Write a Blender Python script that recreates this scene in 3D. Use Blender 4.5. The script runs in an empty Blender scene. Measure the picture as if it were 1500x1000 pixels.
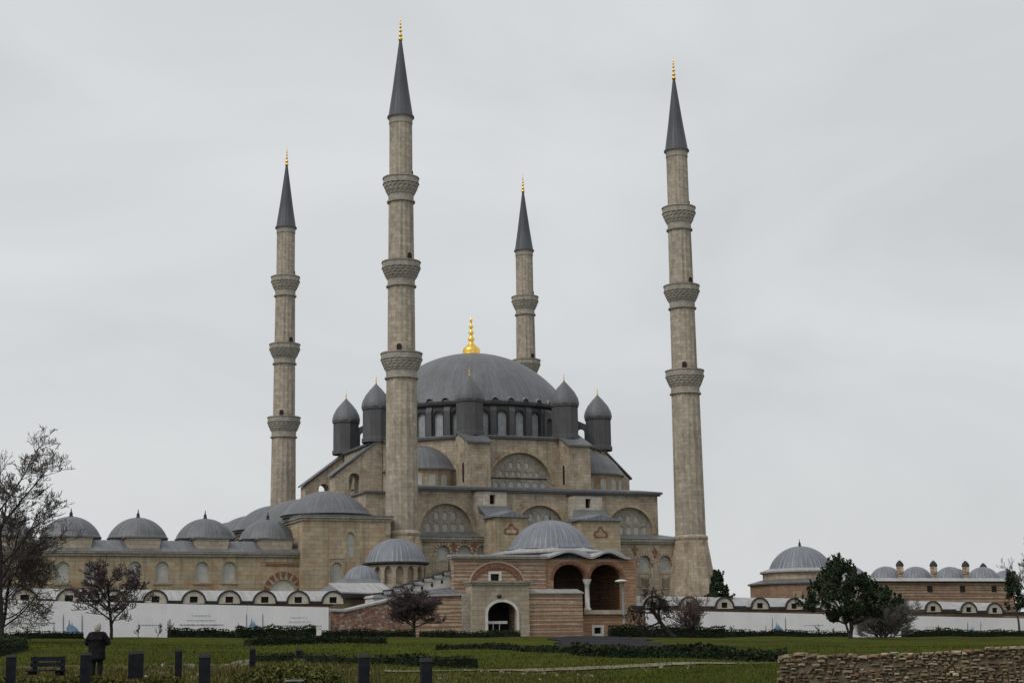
import bpy, bmesh, math, random
from math import sin, cos, pi, radians, sqrt
from mathutils import Vector, Matrix
from mathutils.geometry import tessellate_polygon

random.seed(7)
scn = bpy.context.scene
COL = scn.collection

# ------------------------------------------------------------------ camera
F = 2350.0                      # focal length in pixels of a 1500 px wide frame
PIT = radians(10.844); ROL = radians(-0.9307); EYE = 1.7
cam_d = bpy.data.cameras.new('camera'); cam = bpy.data.objects.new('camera', cam_d)
COL.objects.link(cam); scn.camera = cam
cam_d.sensor_width = 36; cam_d.lens = F / 1500 * 36
cam_d.clip_start = 0.5; cam_d.clip_end = 8000
cam.matrix_world = Matrix.Translation((0, 0, EYE)) @ (Matrix.Rotation(pi/2 + PIT, 4, 'X') @ Matrix.Rotation(ROL, 4, 'Z'))
scn.render.resolution_x = 1024; scn.render.resolution_y = 682

# ------------------------------------------------------------------ world
SUN_EL, SUN_AZ = radians(48), radians(215)
world = bpy.data.worlds.new('World'); scn.world = world; world.use_nodes = True
wt = world.node_tree; wt.nodes.clear()
def wn(t, **k):
    n = wt.nodes.new(t)
    for a, b in k.items(): setattr(n, a, b)
    return n
sky = wn('ShaderNodeTexSky', sky_type='NISHITA', sun_disc=False)
sky.sun_elevation = SUN_EL; sky.sun_rotation = SUN_AZ; sky.dust_density = 4
tc = wn('ShaderNodeTexCoord')
mp = wn('ShaderNodeMapping'); mp.inputs['Scale'].default_value = (1.5, 1.5, 3.6)
mp.inputs['Rotation'].default_value = (0, radians(12), 0)
ns = wn('ShaderNodeTexNoise'); ns.inputs['Scale'].default_value = 1.7; ns.inputs['Detail'].default_value = 5
ns.inputs['Roughness'].default_value = .5; ns.inputs['Distortion'].default_value = .6
cr = wn('ShaderNodeValToRGB')
cr.color_ramp.elements[0].position = .3; cr.color_ramp.elements[0].color = (6.15, 6.32, 6.45, 1)
cr.color_ramp.elements[1].position = .72; cr.color_ramp.elements[1].color = (7.85, 7.97, 8.0, 1)
e = cr.color_ramp.elements.new(.5); e.color = (7.0, 7.15, 7.22, 1)
mx = wn('ShaderNodeMix', data_type='RGBA'); mx.inputs[0].default_value = .9
bg = wn('ShaderNodeBackground'); bg.inputs['Strength'].default_value = .1
wo = wn('ShaderNodeOutputWorld')
wt.links.new(tc.outputs['Generated'], mp.inputs['Vector']); wt.links.new(mp.outputs[0], ns.inputs['Vector'])
wt.links.new(ns.outputs['Fac'], cr.inputs['Fac'])
wt.links.new(sky.outputs[0], mx.inputs[6]); wt.links.new(cr.outputs[0], mx.inputs[7])
wt.links.new(mx.outputs[2], bg.inputs['Color']); wt.links.new(bg.outputs[0], wo.inputs['Surface'])
# overcast sun, veiled by cloud
sl = bpy.data.lights.new('sun', 'SUN'); sl.energy = 1.35; sl.angle = radians(28); sl.color = (1, .96, .9)
so = bpy.data.objects.new('sun', sl); COL.objects.link(so)
sdir = Vector((-.62, -.62, .95))
so.rotation_euler = sdir.to_track_quat('Z', 'Y').to_euler(); so.location = (-60, -40, 120)
scn.view_settings.view_transform = 'Standard'; scn.view_settings.look = 'None'
scn.view_settings.exposure = 0; scn.view_settings.gamma = 1

# ------------------------------------------------------------------ geometry helpers
A0 = (-13.65, 194.5); TH = radians(23)
UX, UY = cos(TH), sin(TH); VX, VY = -UY, UX
def ray(px, py):
    dx, dy = px-750, py-500
    X = dx*cos(ROL)+dy*sin(ROL); Y = -dx*sin(ROL)+dy*cos(ROL)
    a, b = X/F, -Y/F
    return a, cos(PIT)-b*sin(PIT), sin(PIT)+b*cos(PIT)
def at(px, py, Y):                       # world point at depth Y
    r = ray(px, py); k = Y/r[1]
    return Vector((r[0]*k, Y, r[2]*k+EYE))
def hv(px, py, v):                       # (u, z) where the sight line meets the plane v
    r = ray(px, py); k = (v+A0[0]*VX+A0[1]*VY)/(r[0]*VX+r[1]*VY)
    x, y = r[0]*k-A0[0], r[1]*k-A0[1]
    return x*UX+y*UY, r[2]*k+EYE
def w2l(x, y): return (x-A0[0])*UX+(y-A0[1])*UY, (x-A0[0])*VX+(y-A0[1])*VY
def l2w(u, v): return A0[0]+u*UX+v*VX, A0[1]+u*UY+v*VY
def lerp_tab(tab, x):
    if x <= tab[0][0]: return tab[0][1]
    for (a, b), (c, d) in zip(tab, tab[1:]):
        if x <= c:
            t = (x-a)/(c-a); return b+(d-b)*t
    return tab[-1][1]
GT = [(-20, -.1), (0, 0), (26, .42), (45, .685), (52, .815), (60, .985), (70, 1.18), (85, 1.58), (105, 2.0), (130, 2.45), (150, 2.8), (175, 2.9), (330, 2.9), (600, -6), (3000, -25)]
def g(x, y):
    z = (lerp_tab(GT, y-3)+lerp_tab(GT, y+3)+lerp_tab(GT, y))/3 - .0162*max(-90, min(130, x))
    z += .05*sin(x*.31+y*.17)*min(1, y/60)+.035*sin(x*.83-y*.41)
    z += .16*sin(y*.16+.6*sin(x*.11))*min(1, max(0, (y-55)/20))*max(0, min(1, (140-y)/20))
    return z

def newell(p):
    n = Vector((0, 0, 0))
    for a, b in zip(p, p[1:]+p[:1]):
        n.x += (a.y-b.y)*(a.z+b.z); n.y += (a.z-b.z)*(a.x+b.x); n.z += (a.x-b.x)*(a.y+b.y)
    return n.normalized() if n.length > 1e-12 else Vector((0, 0, 1))
def auto_uv(p):
    n = newell(p)
    if abs(n.z) > .93: return [(q.x, q.y) for q in p]
    t = Vector((-n.y, n.x, 0)).normalized()
    if t.x < 0 or (abs(t.x) < 1e-6 and t.y < 0): t = -t
    w = n.cross(t)
    if w.z < 0: w = -w
    return [(q.dot(t), q.dot(w)) for q in p]

class MB:
    def __init__(s): s.v = []; s.f = []; s.uv = []; s.sm = []
    def face(s, pts, uv=None, sm=False):
        pts = [Vector(p) for p in pts]; i = len(s.v); s.v += pts
        s.f.append(tuple(range(i, i+len(pts)))); s.uv.append(uv or auto_uv(pts)); s.sm.append(sm)
    def box(s, x0, x1, y0, y1, z0, z1, taper=0):
        t = taper
        a = [(x0, y0, z0), (x1, y0, z0), (x1, y1, z0), (x0, y1, z0)]
        b = [(x0+t, y0+t, z1), (x1-t, y0+t, z1), (x1-t, y1-t, z1), (x0+t, y1-t, z1)]
        s.loft(a, b)
    def loft(s, a, b, cap=True):
        n = len(a)
        for i in range(n):
            j = (i+1) % n; s.face([a[i], a[j], b[j], b[i]])
        if cap: s.face(list(reversed(a))); s.face(b)
    def bar(s, p, q, w, h=None):          # square bar from p to q
        p, q = Vector(p), Vector(q); h = h or w; d = (q-p).normalized()
        a = d.cross(Vector((0, 0, 1)))
        if a.length < .01: a = Vector((1, 0, 0))
        a.normalize(); b = a.cross(d)
        c = [a*(w/2)*i+b*(h/2)*j for i, j in ((-1, -1), (1, -1), (1, 1), (-1, 1))]
        s.loft([p+k for k in c], [q+k for k in c])
    def lathe(s, cx, cy, prof, n=32, a0=0, a1=2*pi, R0=None, smooth=True, cap=False):
        R0 = R0 or max(r for r, z in prof); full = abs(a1-a0-2*pi) < 1e-6
        base = len(s.v); m = n if full else n+1
        L = [0]
        for (r, z), (r2, z2) in zip(prof, prof[1:]): L.append(L[-1]+sqrt((r-r2)**2+(z-z2)**2))
        for r, z in prof:
            for i in range(m):
                a = a0+(a1-a0)*i/n; s.v.append(Vector((cx+r*cos(a), cy+r*sin(a), z)))
        for j in range(len(prof)-1):
            for i in range(n):
                k = (i+1) % m
                q = [base+j*m+i, base+j*m+k, base+(j+1)*m+k, base+(j+1)*m+i]
                u0 = (a0+(a1-a0)*i/n)*R0; u1 = (a0+(a1-a0)*(i+1)/n)*R0
                s.f.append(tuple(q)); s.uv.append([(u0, L[j]), (u1, L[j]), (u1, L[j+1]), (u0, L[j+1])]); s.sm.append(smooth)
        if cap:
            r, z = prof[-1]; s.face([(cx+r*cos(a0+2*pi*i/n), cy+r*sin(a0+2*pi*i/n), z) for i in range(n)])
    def tube(s, p, q, r0, r1, n=4):
        p, q = Vector(p), Vector(q); d = q-p
        if d.length < 1e-6: return
        d.normalize(); a = d.cross(Vector((.31, .2, .93))).normalized(); b = d.cross(a)
        base = len(s.v)
        for c, r in ((p, r0), (q, r1)):
            for i in range(n): s.v.append(c+(a*cos(2*pi*i/n)+b*sin(2*pi*i/n))*r)
        for i in range(n):
            j = (i+1) % n
            s.f.append((base+i, base+j, base+n+j, base+n+i)); s.sm.append(True)
            s.uv.append([(i/n, 0), ((i+1)/n, 0), ((i+1)/n, 1), (i/n, 1)])
    def panel(s, P0, T, N, outer, holes=(), f=0., b=-.5, back=True):
        """outline [(s,z)] in a vertical plane through P0 along T, thickened along N from b to f"""
        T = Vector((T[0], T[1], 0)); N = Vector((N[0], N[1], 0)); P0 = Vector((P0[0], P0[1], 0))
        def P(q, d): return P0+T*q[0]+Vector((0, 0, q[1]))+N*d
        loops = [list(outer)]+[list(h) for h in holes]
        flat = [q for l in loops for q in l]
        tris = tessellate_polygon([[Vector((q[0], q[1], 0)) for q in l] for l in loops])
        for t in tris:
            A, B, C = [flat[i] for i in t]
            if (B[0]-A[0])*(C[1]-A[1])-(B[1]-A[1])*(C[0]-A[0]) < 0: B, C = C, B
            fr = [A, B, C] if T.cross(Vector((0, 0, 1))).dot(N) > 0 else [A, C, B]
            s.face([P(q, f) for q in fr], [(q[0], q[1]) for q in fr])
            if back: s.face([P(q, b) for q in reversed(fr)], [(q[0], q[1]) for q in reversed(fr)])
        for l in loops:
            for q, r in zip(l, l[1:]+l[:1]):
                s.face([P(q, b), P(r, b), P(r, f), P(q, f)])
    def build(s, name, mat, parent=None, off=None, recalc=False):
        me = bpy.data.meshes.new(name)
        o3 = Vector(off) if off else Vector(OFF.get(parent.name, (0, 0, 0)) if parent else (0, 0, 0))
        me.from_pydata([tuple(v-o3) for v in s.v], [], s.f)
        ul = me.uv_layers.new(name='uv'); k = 0
        for poly, uv in zip(me.polygons, s.uv):
            for i, li in enumerate(poly.loop_indices): ul.data[li].uv = uv[i]
        me.polygons.foreach_set('use_smooth', s.sm)
        if recalc:
            bm = bmesh.new(); bm.from_mesh(me); bmesh.ops.recalc_face_normals(bm, faces=bm.faces); bm.to_mesh(me); bm.free()
        if mat: me.materials.append(mat)
        o = bpy.data.objects.new(name, me); COL.objects.link(o)
        if parent: o.parent = parent
        if parent and parent.name in OFF: OFF[o.name] = tuple(o3)
        return o
OFF = {}
def tag(o, label, cat, group=None, kind=None):
    if label: o['label'] = label
    if cat: o['category'] = cat
    if group: o['group'] = group
    if kind: o['kind'] = kind
    return o
def thing(name, label, cat, loc, rz=0., group=None, off=None):
    o = bpy.data.objects.new(name, None); COL.objects.link(o); o.empty_display_size = .5
    o.location = loc; o.rotation_euler = (0, 0, rz); tag(o, label, cat, group)
    if off: OFF[o.name] = off
    return o
def lthing(name, label, cat, u, v, z, group=None):    # thing in the mosque's own axes; children get (u,v,z) coordinates
    x, y = l2w(u, v)
    return thing(name, label, cat, (x, y, z), TH, group, off=(u, v, z))
def arch(c, z0, w, h, rise=None, n=12, pointed=False):
    rise = w/2 if rise is None else rise
    zs = z0+h-rise; pts = [(c-w/2, z0), (c+w/2, z0)]
    for i in range(n+1):
        t = pi*i/n; k = sin(t)
        if pointed: k = k**.8*(1-.0) if k > 0 else 0; k = .93*k+.07*(1-abs(cos(t)))
        pts.append((c+w/2*cos(t), zs+rise*k))
    out = [pts[0]]
    for p in pts[1:]:
        if abs(p[0]-out[-1][0])+abs(p[1]-out[-1][1]) > 1e-4: out.append(p)
    return out
def rect(a, b, c, d): return [(a, c), (b, c), (b, d), (a, d)]
def archring(mb, P0, T, N, c, zs, w, rise, th, f, b, n=16, legs=0.):
    T3 = Vector((T[0], T[1], 0)); N3 = Vector((N[0], N[1], 0)); P3 = Vector((P0[0], P0[1], 0))
    def P(a, z, d): return P3+T3*a+Vector((0, 0, z))+N3*d
    ang = [pi*i/n for i in range(n+1)]
    i_ = [(c+w/2*cos(t), zs+rise*sin(t)) for t in ang]; o_ = [(c+(w/2+th)*cos(t), zs+(rise+th)*sin(t)) for t in ang]
    if legs: i_ = [(c+w/2, zs-legs)]+i_+[(c-w/2, zs-legs)]; o_ = [(c+w/2+th, zs-legs)]+o_+[(c-w/2-th, zs-legs)]
    for k in range(len(i_)-1):
        a, a2, o, o2 = i_[k], i_[k+1], o_[k], o_[k+1]; u0, u1 = k*.45, (k+1)*.45
        mb.face([P(*a, f), P(*o, f), P(*o2, f), P(*a2, f)], [(u0, 0), (u0, th), (u1, th), (u1, 0)])
        mb.face([P(*o, b), P(*o2, b), P(*o2, f), P(*o, f)]); mb.face([P(*a, b), P(*a, f), P(*a2, f), P(*a2, b)])
FR = ((1, 0), (0, -1))    # tangent and outward normal of a wall facing -v
def fpanel(mb, v, outer, holes=(), f=0., b=-.5): mb.panel((0, v), FR[0], FR[1], outer, holes, f, b)
def cap(r, z0, h, n=10, r_top=.02):       # spherical cap profile
    R = (r*r+h*h)/(2*h); a0 = math.asin(min(1, r/R)) if h <= r else pi-math.asin(r/R)
    return [(max(r_top, R*sin(a0*(1-i/n))), z0+R*cos(a0*(1-i/n))-R*cos(a0)) for i in range(n+1)]

# ------------------------------------------------------------------ materials
def mat(name, rough=.85, metal=0.):
    m = bpy.data.materials.new(name); m.use_nodes = True; nt = m.node_tree
    b = nt.nodes['Principled BSDF']; b.inputs['Roughness'].default_value = rough; b.inputs['Metallic'].default_value = metal
    if 'Specular IOR Level' in b.inputs: b.inputs['Specular IOR Level'].default_value = .12
    return m, nt, b
class NT:
    def __init__(s, nt): s.nt = nt
    def n(s, t, ins=None, **k):
        o = s.nt.nodes.new(t)
        for a, b in k.items(): setattr(o, a, b)
        for a, b in (ins or {}).items():
            if hasattr(b, 'links') or hasattr(b, 'is_output'): s.nt.links.new(b, o.inputs[a])
            else: o.inputs[a].default_value = b
        return o
    def mix(s, fac, a, b, mode='MIX'):
        o = s.nt.nodes.new('ShaderNodeMix'); o.data_type = 'RGBA'; o.blend_type = mode
        for i, x in ((0, fac), (6, a), (7, b)):
            if hasattr(x, 'is_output'): s.nt.links.new(x, o.inputs[i])
            else: o.inputs[i].default_value = x if i == 0 or len(x) == 4 else (*x, 1)
        return o.outputs[2]
    def math(s, op, a, b=0.):
        o = s.nt.nodes.new('ShaderNodeMath'); o.operation = op
        for i, x in enumerate((a, b)):
            if hasattr(x, 'is_output'): s.nt.links.new(x, o.inputs[i])
            else: o.inputs[i].default_value = x
        return o.outputs[0]
    def ramp(s, fac, p0, p1, c0=(0, 0, 0, 1), c1=(1, 1, 1, 1)):
        o = s.n('ShaderNodeValToRGB', {'Fac': fac}); e = o.color_ramp.elements
        e[0].position = p0; e[1].position = p1; e[0].color = c0; e[1].color = c1
        return o.outputs['Color']
    def noise(s, vec, scale, detail=4, rough=.55, sc=None):
        if sc:
            m = s.n('ShaderNodeMapping', {'Vector': vec, 'Scale': sc}); vec = m.outputs[0]
        return s.n('ShaderNodeTexNoise', {'Vector': vec, 'Scale': scale, 'Detail': detail, 'Roughness': rough}).outputs['Fac']
def bump(N, b, h, strength=.4, dist=.05):
    bp = N.n('ShaderNodeBump', {'Height': h, 'Strength': strength, 'Distance': dist})
    N.nt.links.new(bp.outputs[0], b.inputs['Normal'])
def stone(name, c1, c2, mortar, row=.42, bw=.95, ms=.02, dirt=(.10, .09, .08), damt=.5, red=None, streak=.5, var=.5):
    m, nt, b = mat(name, .92); N = NT(nt)
    uv = N.n('ShaderNodeUVMap').outputs[0]; ob = N.n('ShaderNodeTexCoord').outputs['Object']
    br = N.n('ShaderNodeTexBrick', {'Vector': uv, 'Color1': (*c1, 1), 'Color2': (*c2, 1), 'Mortar': (*mortar, 1), 'Scale': 1., 'Mortar Size': ms,
        'Mortar Smooth': .4, 'Bias': 0., 'Brick Width': bw, 'Row Height': row}); br.offset = .5
    n1 = N.noise(ob, .35, 5); n2 = N.noise(ob, 1.6, 6, .75); n3 = N.noise(ob, 1., 4, .6, sc=(2.0, 2.0, .13))
    c = br.outputs['Color']
    if red: c = N.mix(N.ramp(N.noise(ob, .8, 4, .65), .52, .7), c, (*red, 1))
    c = N.mix(1., c, N.ramp(n2, .25, .75, (1-var*.6,)*3+(1,), (1+var*.35,)*3+(1,)), 'MULTIPLY')
    c = N.mix(N.math('MULTIPLY', N.ramp(n1, .45, .75), damt), c, (*dirt, 1))
    c = N.mix(N.math('MULTIPLY', N.ramp(n3, .52, .72), streak), c, (*dirt, 1))
    nt.links.new(c, b.inputs['Base Color'])
    bump(N, b, N.math('ADD', br.outputs['Fac'], N.math('MULTIPLY', n2, -1.2)), .5, -.04)
    return m
def leadm(name, c, dark, seam=.62, seamw=.12, seamc=1.5, rough=.5, patch=.6):
    m, nt, b = mat(name, rough); N = NT(nt); b.inputs['Specular IOR Level'].default_value = .45
    uv = N.n('ShaderNodeUVMap').outputs[0]; ob = N.n('ShaderNodeTexCoord').outputs['Object']
    sx = N.n('ShaderNodeSeparateXYZ', {'Vector': uv})
    fr = N.math('FRACT', N.math('DIVIDE', sx.outputs[0], seam)); d = N.math('ABSOLUTE', N.math('SUBTRACT', fr, .5))
    s = N.ramp(d, .5-seamw, .5)
    fy = N.math('FRACT', N.math('DIVIDE', sx.outputs[1], 1.7)); sy = N.ramp(N.math('ABSOLUTE', N.math('SUBTRACT', fy, .5)), .46, .5)
    n1 = N.noise(ob, .45, 6, .6); n2 = N.noise(ob, 2.6, 5, .7)
    wn_ = N.n('ShaderNodeTexWhiteNoise', noise_dimensions='1D'); nt.links.new(N.math('FLOOR', N.math('DIVIDE', sx.outputs[0], seam)), wn_.inputs['W'])
    c0 = N.mix(N.math('MULTIPLY', N.ramp(n1, .38, .66), patch), (*c, 1), (*dark, 1))
    c0 = N.mix(N.math('MULTIPLY', wn_.outputs['Value'], .22), c0, tuple(min(1, x*1.35) for x in c)+(1,))
    c0 = N.mix(1., c0, N.ramp(n2, .2, .8, (.78, .78, .78, 1), (1.18, 1.18, 1.18, 1)), 'MULTIPLY')
    c0 = N.mix(N.math('MULTIPLY', s, .5), c0, tuple(min(1, x*seamc) for x in c)+(1,))
    c0 = N.mix(N.math('MULTIPLY', sy, .25), c0, tuple(x*.6 for x in c)+(1,))
    st = N.noise(uv, 1., 5, .65, sc=(1.9, .16, 1)); c0 = N.mix(N.math('MULTIPLY', N.ramp(st, .5, .72), .55), c0, tuple(min(1, x*2.0) for x in c)+(1,)); c0 = N.mix(N.math('MULTIPLY', N.ramp(st, .5, .3), .45), c0, (*[x*.7 for x in dark], 1))
    nt.links.new(c0, b.inputs['Base Color'])
    bump(N, b, N.math('ADD', s, N.math('MULTIPLY', n2, .4)), .5, .05)
    return m
def noisy(name, c1, c2, scale=3., rough=.9, bumps=.3, metal=0., det=5, p=(.35, .65), sc=None):
    m, nt, b = mat(name, rough, metal); N = NT(nt); ob = N.n('ShaderNodeTexCoord').outputs['Object']
    n = N.noise(ob, scale, det, .6, sc)
    nt.links.new(N.ramp(n, p[0], p[1], (*c1, 1), (*c2, 1)), b.inputs['Base Color'])
    if bumps: bump(N, b, n, bumps, .03)
    return m
def striped(name, brick, brick2, st, period=.52, frac=.4, dirt=.35):
    m, nt, b = mat(name, .92); N = NT(nt)
    uv = N.n('ShaderNodeUVMap').outputs[0]; ob = N.n('ShaderNodeTexCoord').outputs['Object']
    sx = N.n('ShaderNodeSeparateXYZ', {'Vector': uv})
    n0 = N.noise(ob, 1.1, 4)
    yy = N.math('ADD', N.math('ADD', sx.outputs[1], N.math('MULTIPLY', n0, .06)), N.math('MULTIPLY', N.noise(uv, 1., 3, .6, sc=(.03, 1.3, 1)), .75))
    fr = N.math('FRACT', N.math('DIVIDE', yy, period)); msk = N.ramp(fr, frac-.03, frac+.03, (1, 1, 1, 1), (0, 0, 0, 1))
    br = N.n('ShaderNodeTexBrick', {'Vector': uv, 'Color1': (*brick, 1), 'Color2': (*brick2, 1), 'Mortar': (.3, .25, .2, 1), 'Scale': 1., 'Mortar Size': .012,
        'Brick Width': .3, 'Row Height': .085})
    bs = N.n('ShaderNodeTexBrick', {'Vector': uv, 'Color1': (*st, 1), 'Color2': (*[x*.72 for x in st], 1), 'Mortar': (*[x*.5 for x in st], 1), 'Scale': 1., 'Mortar Size': .02,
        'Brick Width': .8, 'Row Height': period})
    n2 = N.noise(ob, 1.5, 6, .75)
    c = N.mix(msk, br.outputs['Color'], bs.outputs['Color'])
    c = N.mix(1., c, N.ramp(n2, .2, .8, (.6, .6, .6, 1), (1.3, 1.3, 1.3, 1)), 'MULTIPLY')
    c = N.mix(N.math('MULTIPLY', N.ramp(N.noise(ob, .5, 5, .6), .45, .7), dirt), c, (.12, .1, .09, 1))
    nt.links.new(c, b.inputs['Base Color']); bump(N, b, N.math('ADD', msk, n2), .5, .03)
    return m
def rubble(name, cols, scale=3.2, mort=(.22, .19, .16), mw=.09, sq=(1, 1, 1.7)):
    m, nt, b = mat(name, .95); N = NT(nt); uv = N.n('ShaderNodeUVMap').outputs[0]; ob = N.n('ShaderNodeTexCoord').outputs['Object']
    mpn = N.n('ShaderNodeMapping', {'Vector': uv, 'Scale': (sq[0], sq[2], 1)})
    v = N.n('ShaderNodeTexVoronoi', {'Vector': mpn.outputs[0], 'Scale': scale}); ve = N.n('ShaderNodeTexVoronoi', {'Vector': mpn.outputs[0], 'Scale': scale}, feature='DISTANCE_TO_EDGE')
    sx = N.n('ShaderNodeSeparateXYZ', {'Vector': v.outputs['Color']})
    rp = N.n('ShaderNodeValToRGB', {'Fac': sx.outputs[0]}); rp.color_ramp.interpolation = 'CONSTANT'
    el = rp.color_ramp.elements; el[0].color = (*cols[0], 1); el[0].position = 0; el[1].color = (*cols[1], 1); el[1].position = 1/len(cols)
    for i, c in enumerate(cols[2:]): q = el.new((i+2)/len(cols)); q.color = (*c, 1)
    n2 = N.noise(ob, 2., 6, .7)
    c = N.mix(N.ramp(ve.outputs['Distance'], 0., mw, (1, 1, 1, 1), (0, 0, 0, 1)), rp.outputs[0], (*mort, 1))
    c = N.mix(1., c, N.ramp(n2, .25, .75, (.55, .55, .55, 1), (1.3, 1.3, 1.3, 1)), 'MULTIPLY')
    nt.links.new(c, b.inputs['Base Color']); bump(N, b, N.math('ADD', ve.outputs['Distance'], N.math('MULTIPLY', n2, .3)), .8, .08)
    return m
M = {}
M['ashlar'] = stone('warm ashlar limestone', (.51, .435, .33), (.39, .33, .25), (.30, .255, .2), red=(.25, .165, .11), var=.55, damt=.4)
M['court'] = stone('court ashlar', (.47, .395, .275), (.36, .3, .21), (.27, .225, .16), row=.5, bw=1.1, red=(.33, .2, .11), var=.5, damt=.28)
M['tower'] = stone('minaret ashlar', (.48, .42, .34), (.385, .335, .27), (.315, .275, .225), row=.5, bw=.8, dirt=(.13, .12, .1), damt=.45, streak=.6, var=.75)
M['balc'] = stone('pale carved limestone', (.42, .39, .335), (.34, .315, .27), (.24, .22, .19), row=.35, bw=.5, dirt=(.16, .15, .14), damt=.45, var=.5)
M['pale'] = stone('pale portal stone', (.46, .40, .31), (.36, .31, .235), (.22, .19, .15), row=.45, bw=.9, dirt=(.2, .17, .13), damt=.35, streak=.35)
M['white'] = noisy('white plastered stone', (.5, .48, .45), (.66, .64, .6), 1.5)
M['cream'] = noisy('cream dormer plaster', (.40, .37, .3), (.55, .51, .43), 2.5)
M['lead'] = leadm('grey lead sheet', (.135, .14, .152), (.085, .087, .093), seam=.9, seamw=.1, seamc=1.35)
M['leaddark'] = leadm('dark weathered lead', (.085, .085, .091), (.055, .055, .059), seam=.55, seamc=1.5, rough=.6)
M['leadmid'] = leadm('mid grey cap lead', (.125, .128, .138), (.08, .08, .087), seam=.5)
M['leadpale'] = leadm('pale ribbed lead', (.165, .18, .205), (.1, .112, .13), seam=.62, seamw=.2, seamc=2.3, patch=.4)
M['leadroof'] = leadm('pale roof lead', (.36, .36, .36), (.25, .25, .25), seam=.8, seamc=1.3, patch=.7)
M['spire'] = leadm('spire lead', (.055, .06, .07), (.042, .045, .05), seam=.5, seamc=1.5, rough=.55)
M['edge'] = noisy('dark lead edging', (.03, .03, .032), (.06, .06, .062), 4)
M['gold'], _n, _b = mat('gilded copper', .28, 1.); _b.inputs['Base Color'].default_value = (.95, .62, .13, 1)
M['tymp'] = stone('grey tympanum stone', (.42, .39, .32), (.32, .295, .245), (.22, .2, .17), row=.3, bw=.4, damt=.4)
M['grille'] = None
def grille(name, glass, bar, s=.26, w=.3):
    m, nt, b = mat(name, .6); N = NT(nt); uv = N.n('ShaderNodeUVMap').outputs[0]
    sx = N.n('ShaderNodeSeparateXYZ', {'Vector': uv})
    def ln(o): return N.ramp(N.math('ABSOLUTE', N.math('SUBTRACT', N.math('FRACT', N.math('DIVIDE', o, s)), .5)), .5-w, .5-w+.06)
    k = N.math('MAXIMUM', ln(sx.outputs[0]), ln(sx.outputs[1]))
    nz = N.noise(N.n('ShaderNodeTexCoord').outputs['Object'], 1.2, 3)
    c = N.mix(k, (*glass, 1), (*bar, 1)); c = N.mix(1., c, N.ramp(nz, .3, .7, (.8, .8, .8, 1), (1.15, 1.15, 1.15, 1)), 'MULTIPLY')
    nt.links.new(c, b.inputs['Base Color']); return m
M['pane'] = grille('bottle glass grille', (.40, .41, .39), (.46, .45, .41), .3, .16)
M['darkpane'] = grille('dark window grille', (.02, .018, .018), (.07, .04, .035), .3, .1)
M['drumpane'] = grille('drum window glass', (.36, .38, .4), (.27, .28, .29), .34, .12)
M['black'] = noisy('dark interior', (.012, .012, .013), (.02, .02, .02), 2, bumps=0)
M['stripe'] = striped('brick and stone courses', (.29, .135, .08), (.22, .105, .06), (.53, .42, .30), period=.36, frac=.42, dirt=.25)
M['stripe2'] = striped('pink brick and stone courses', (.28, .14, .085), (.2, .1, .065), (.47, .38, .28), period=.38, frac=.48, dirt=.25)
M['orange'] = striped('orange brick piers', (.38, .165, .08), (.29, .12, .06), (.46, .31, .2), period=.34, frac=.55, dirt=.2)
M['vouss2'] = None
M['vouss'] = noisy('red brick voussoirs', (.15, .07, .05), (.24, .125, .09), 3)
M['shadebrick'] = striped('shade-darkened brick', (.12, .055, .04), (.08, .04, .03), (.14, .10, .075), period=.4, frac=.7)  # brick colour darkened to put the loggia's inner shade into it
M['rubble'] = rubble('patched brick rubble', [(.25, .12, .09), (.20, .1, .08), (.3, .17, .12), (.36, .29, .23), (.17, .09, .075), (.27, .15, .11)], 3.0)
M['lampgrey'] = noisy('galvanised grey', (.2, .21, .22), (.27, .28, .29), 3)
M['asphalt'] = noisy('dark asphalt', (.028, .028, .032), (.05, .05, .055), 2.5, bumps=.2)
def vouss2():
    m, nt, b = mat('alternating voussoirs', .9); N = NT(nt); sx = N.n('ShaderNodeSeparateXYZ', {'Vector': N.n('ShaderNodeUVMap').outputs[0]})
    k = N.ramp(N.math('FRACT', N.math('DIVIDE', sx.outputs[0], .9)), .46, .54)
    nt.links.new(N.mix(k, (.22, .145, .105, 1), (.39, .33, .25, 1)), b.inputs['Base Color']); return m
M['vouss2'] = vouss2()
M['palestoneblock'] = stone('whitewashed stone', (.56, .52, .44), (.46, .42, .35), (.3, .27, .22), row=.5, bw=.9, dirt=(.2, .18, .15), damt=.4)
M['courtbrick'] = stone('brown brick', (.33, .2, .13), (.26, .155, .1), (.3, .24, .18), row=.16, bw=.4, damt=.3)
M['skin'] = noisy('skin', (.42, .26, .19), (.5, .32, .24), 4, .6, 0)
M['coat'] = noisy('black coat cloth', (.007, .007, .008), (.018, .016, .017), 6, .9)
M['trousers'] = noisy('dark trousers cloth', (.008, .011, .012), (.016, .02, .02), 6, .9)
M['cap'] = noisy('pale knitted cap', (.3, .29, .26), (.44, .43, .38), 12, .95)
M['asphalt'].node_tree.nodes['Principled BSDF'].inputs['Specular IOR Level'].default_value = 0
M['wood'] = noisy('dark stained timber', (.006, .008, .011), (.016, .019, .024), 5, .8)
M['hoard'] = None
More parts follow.
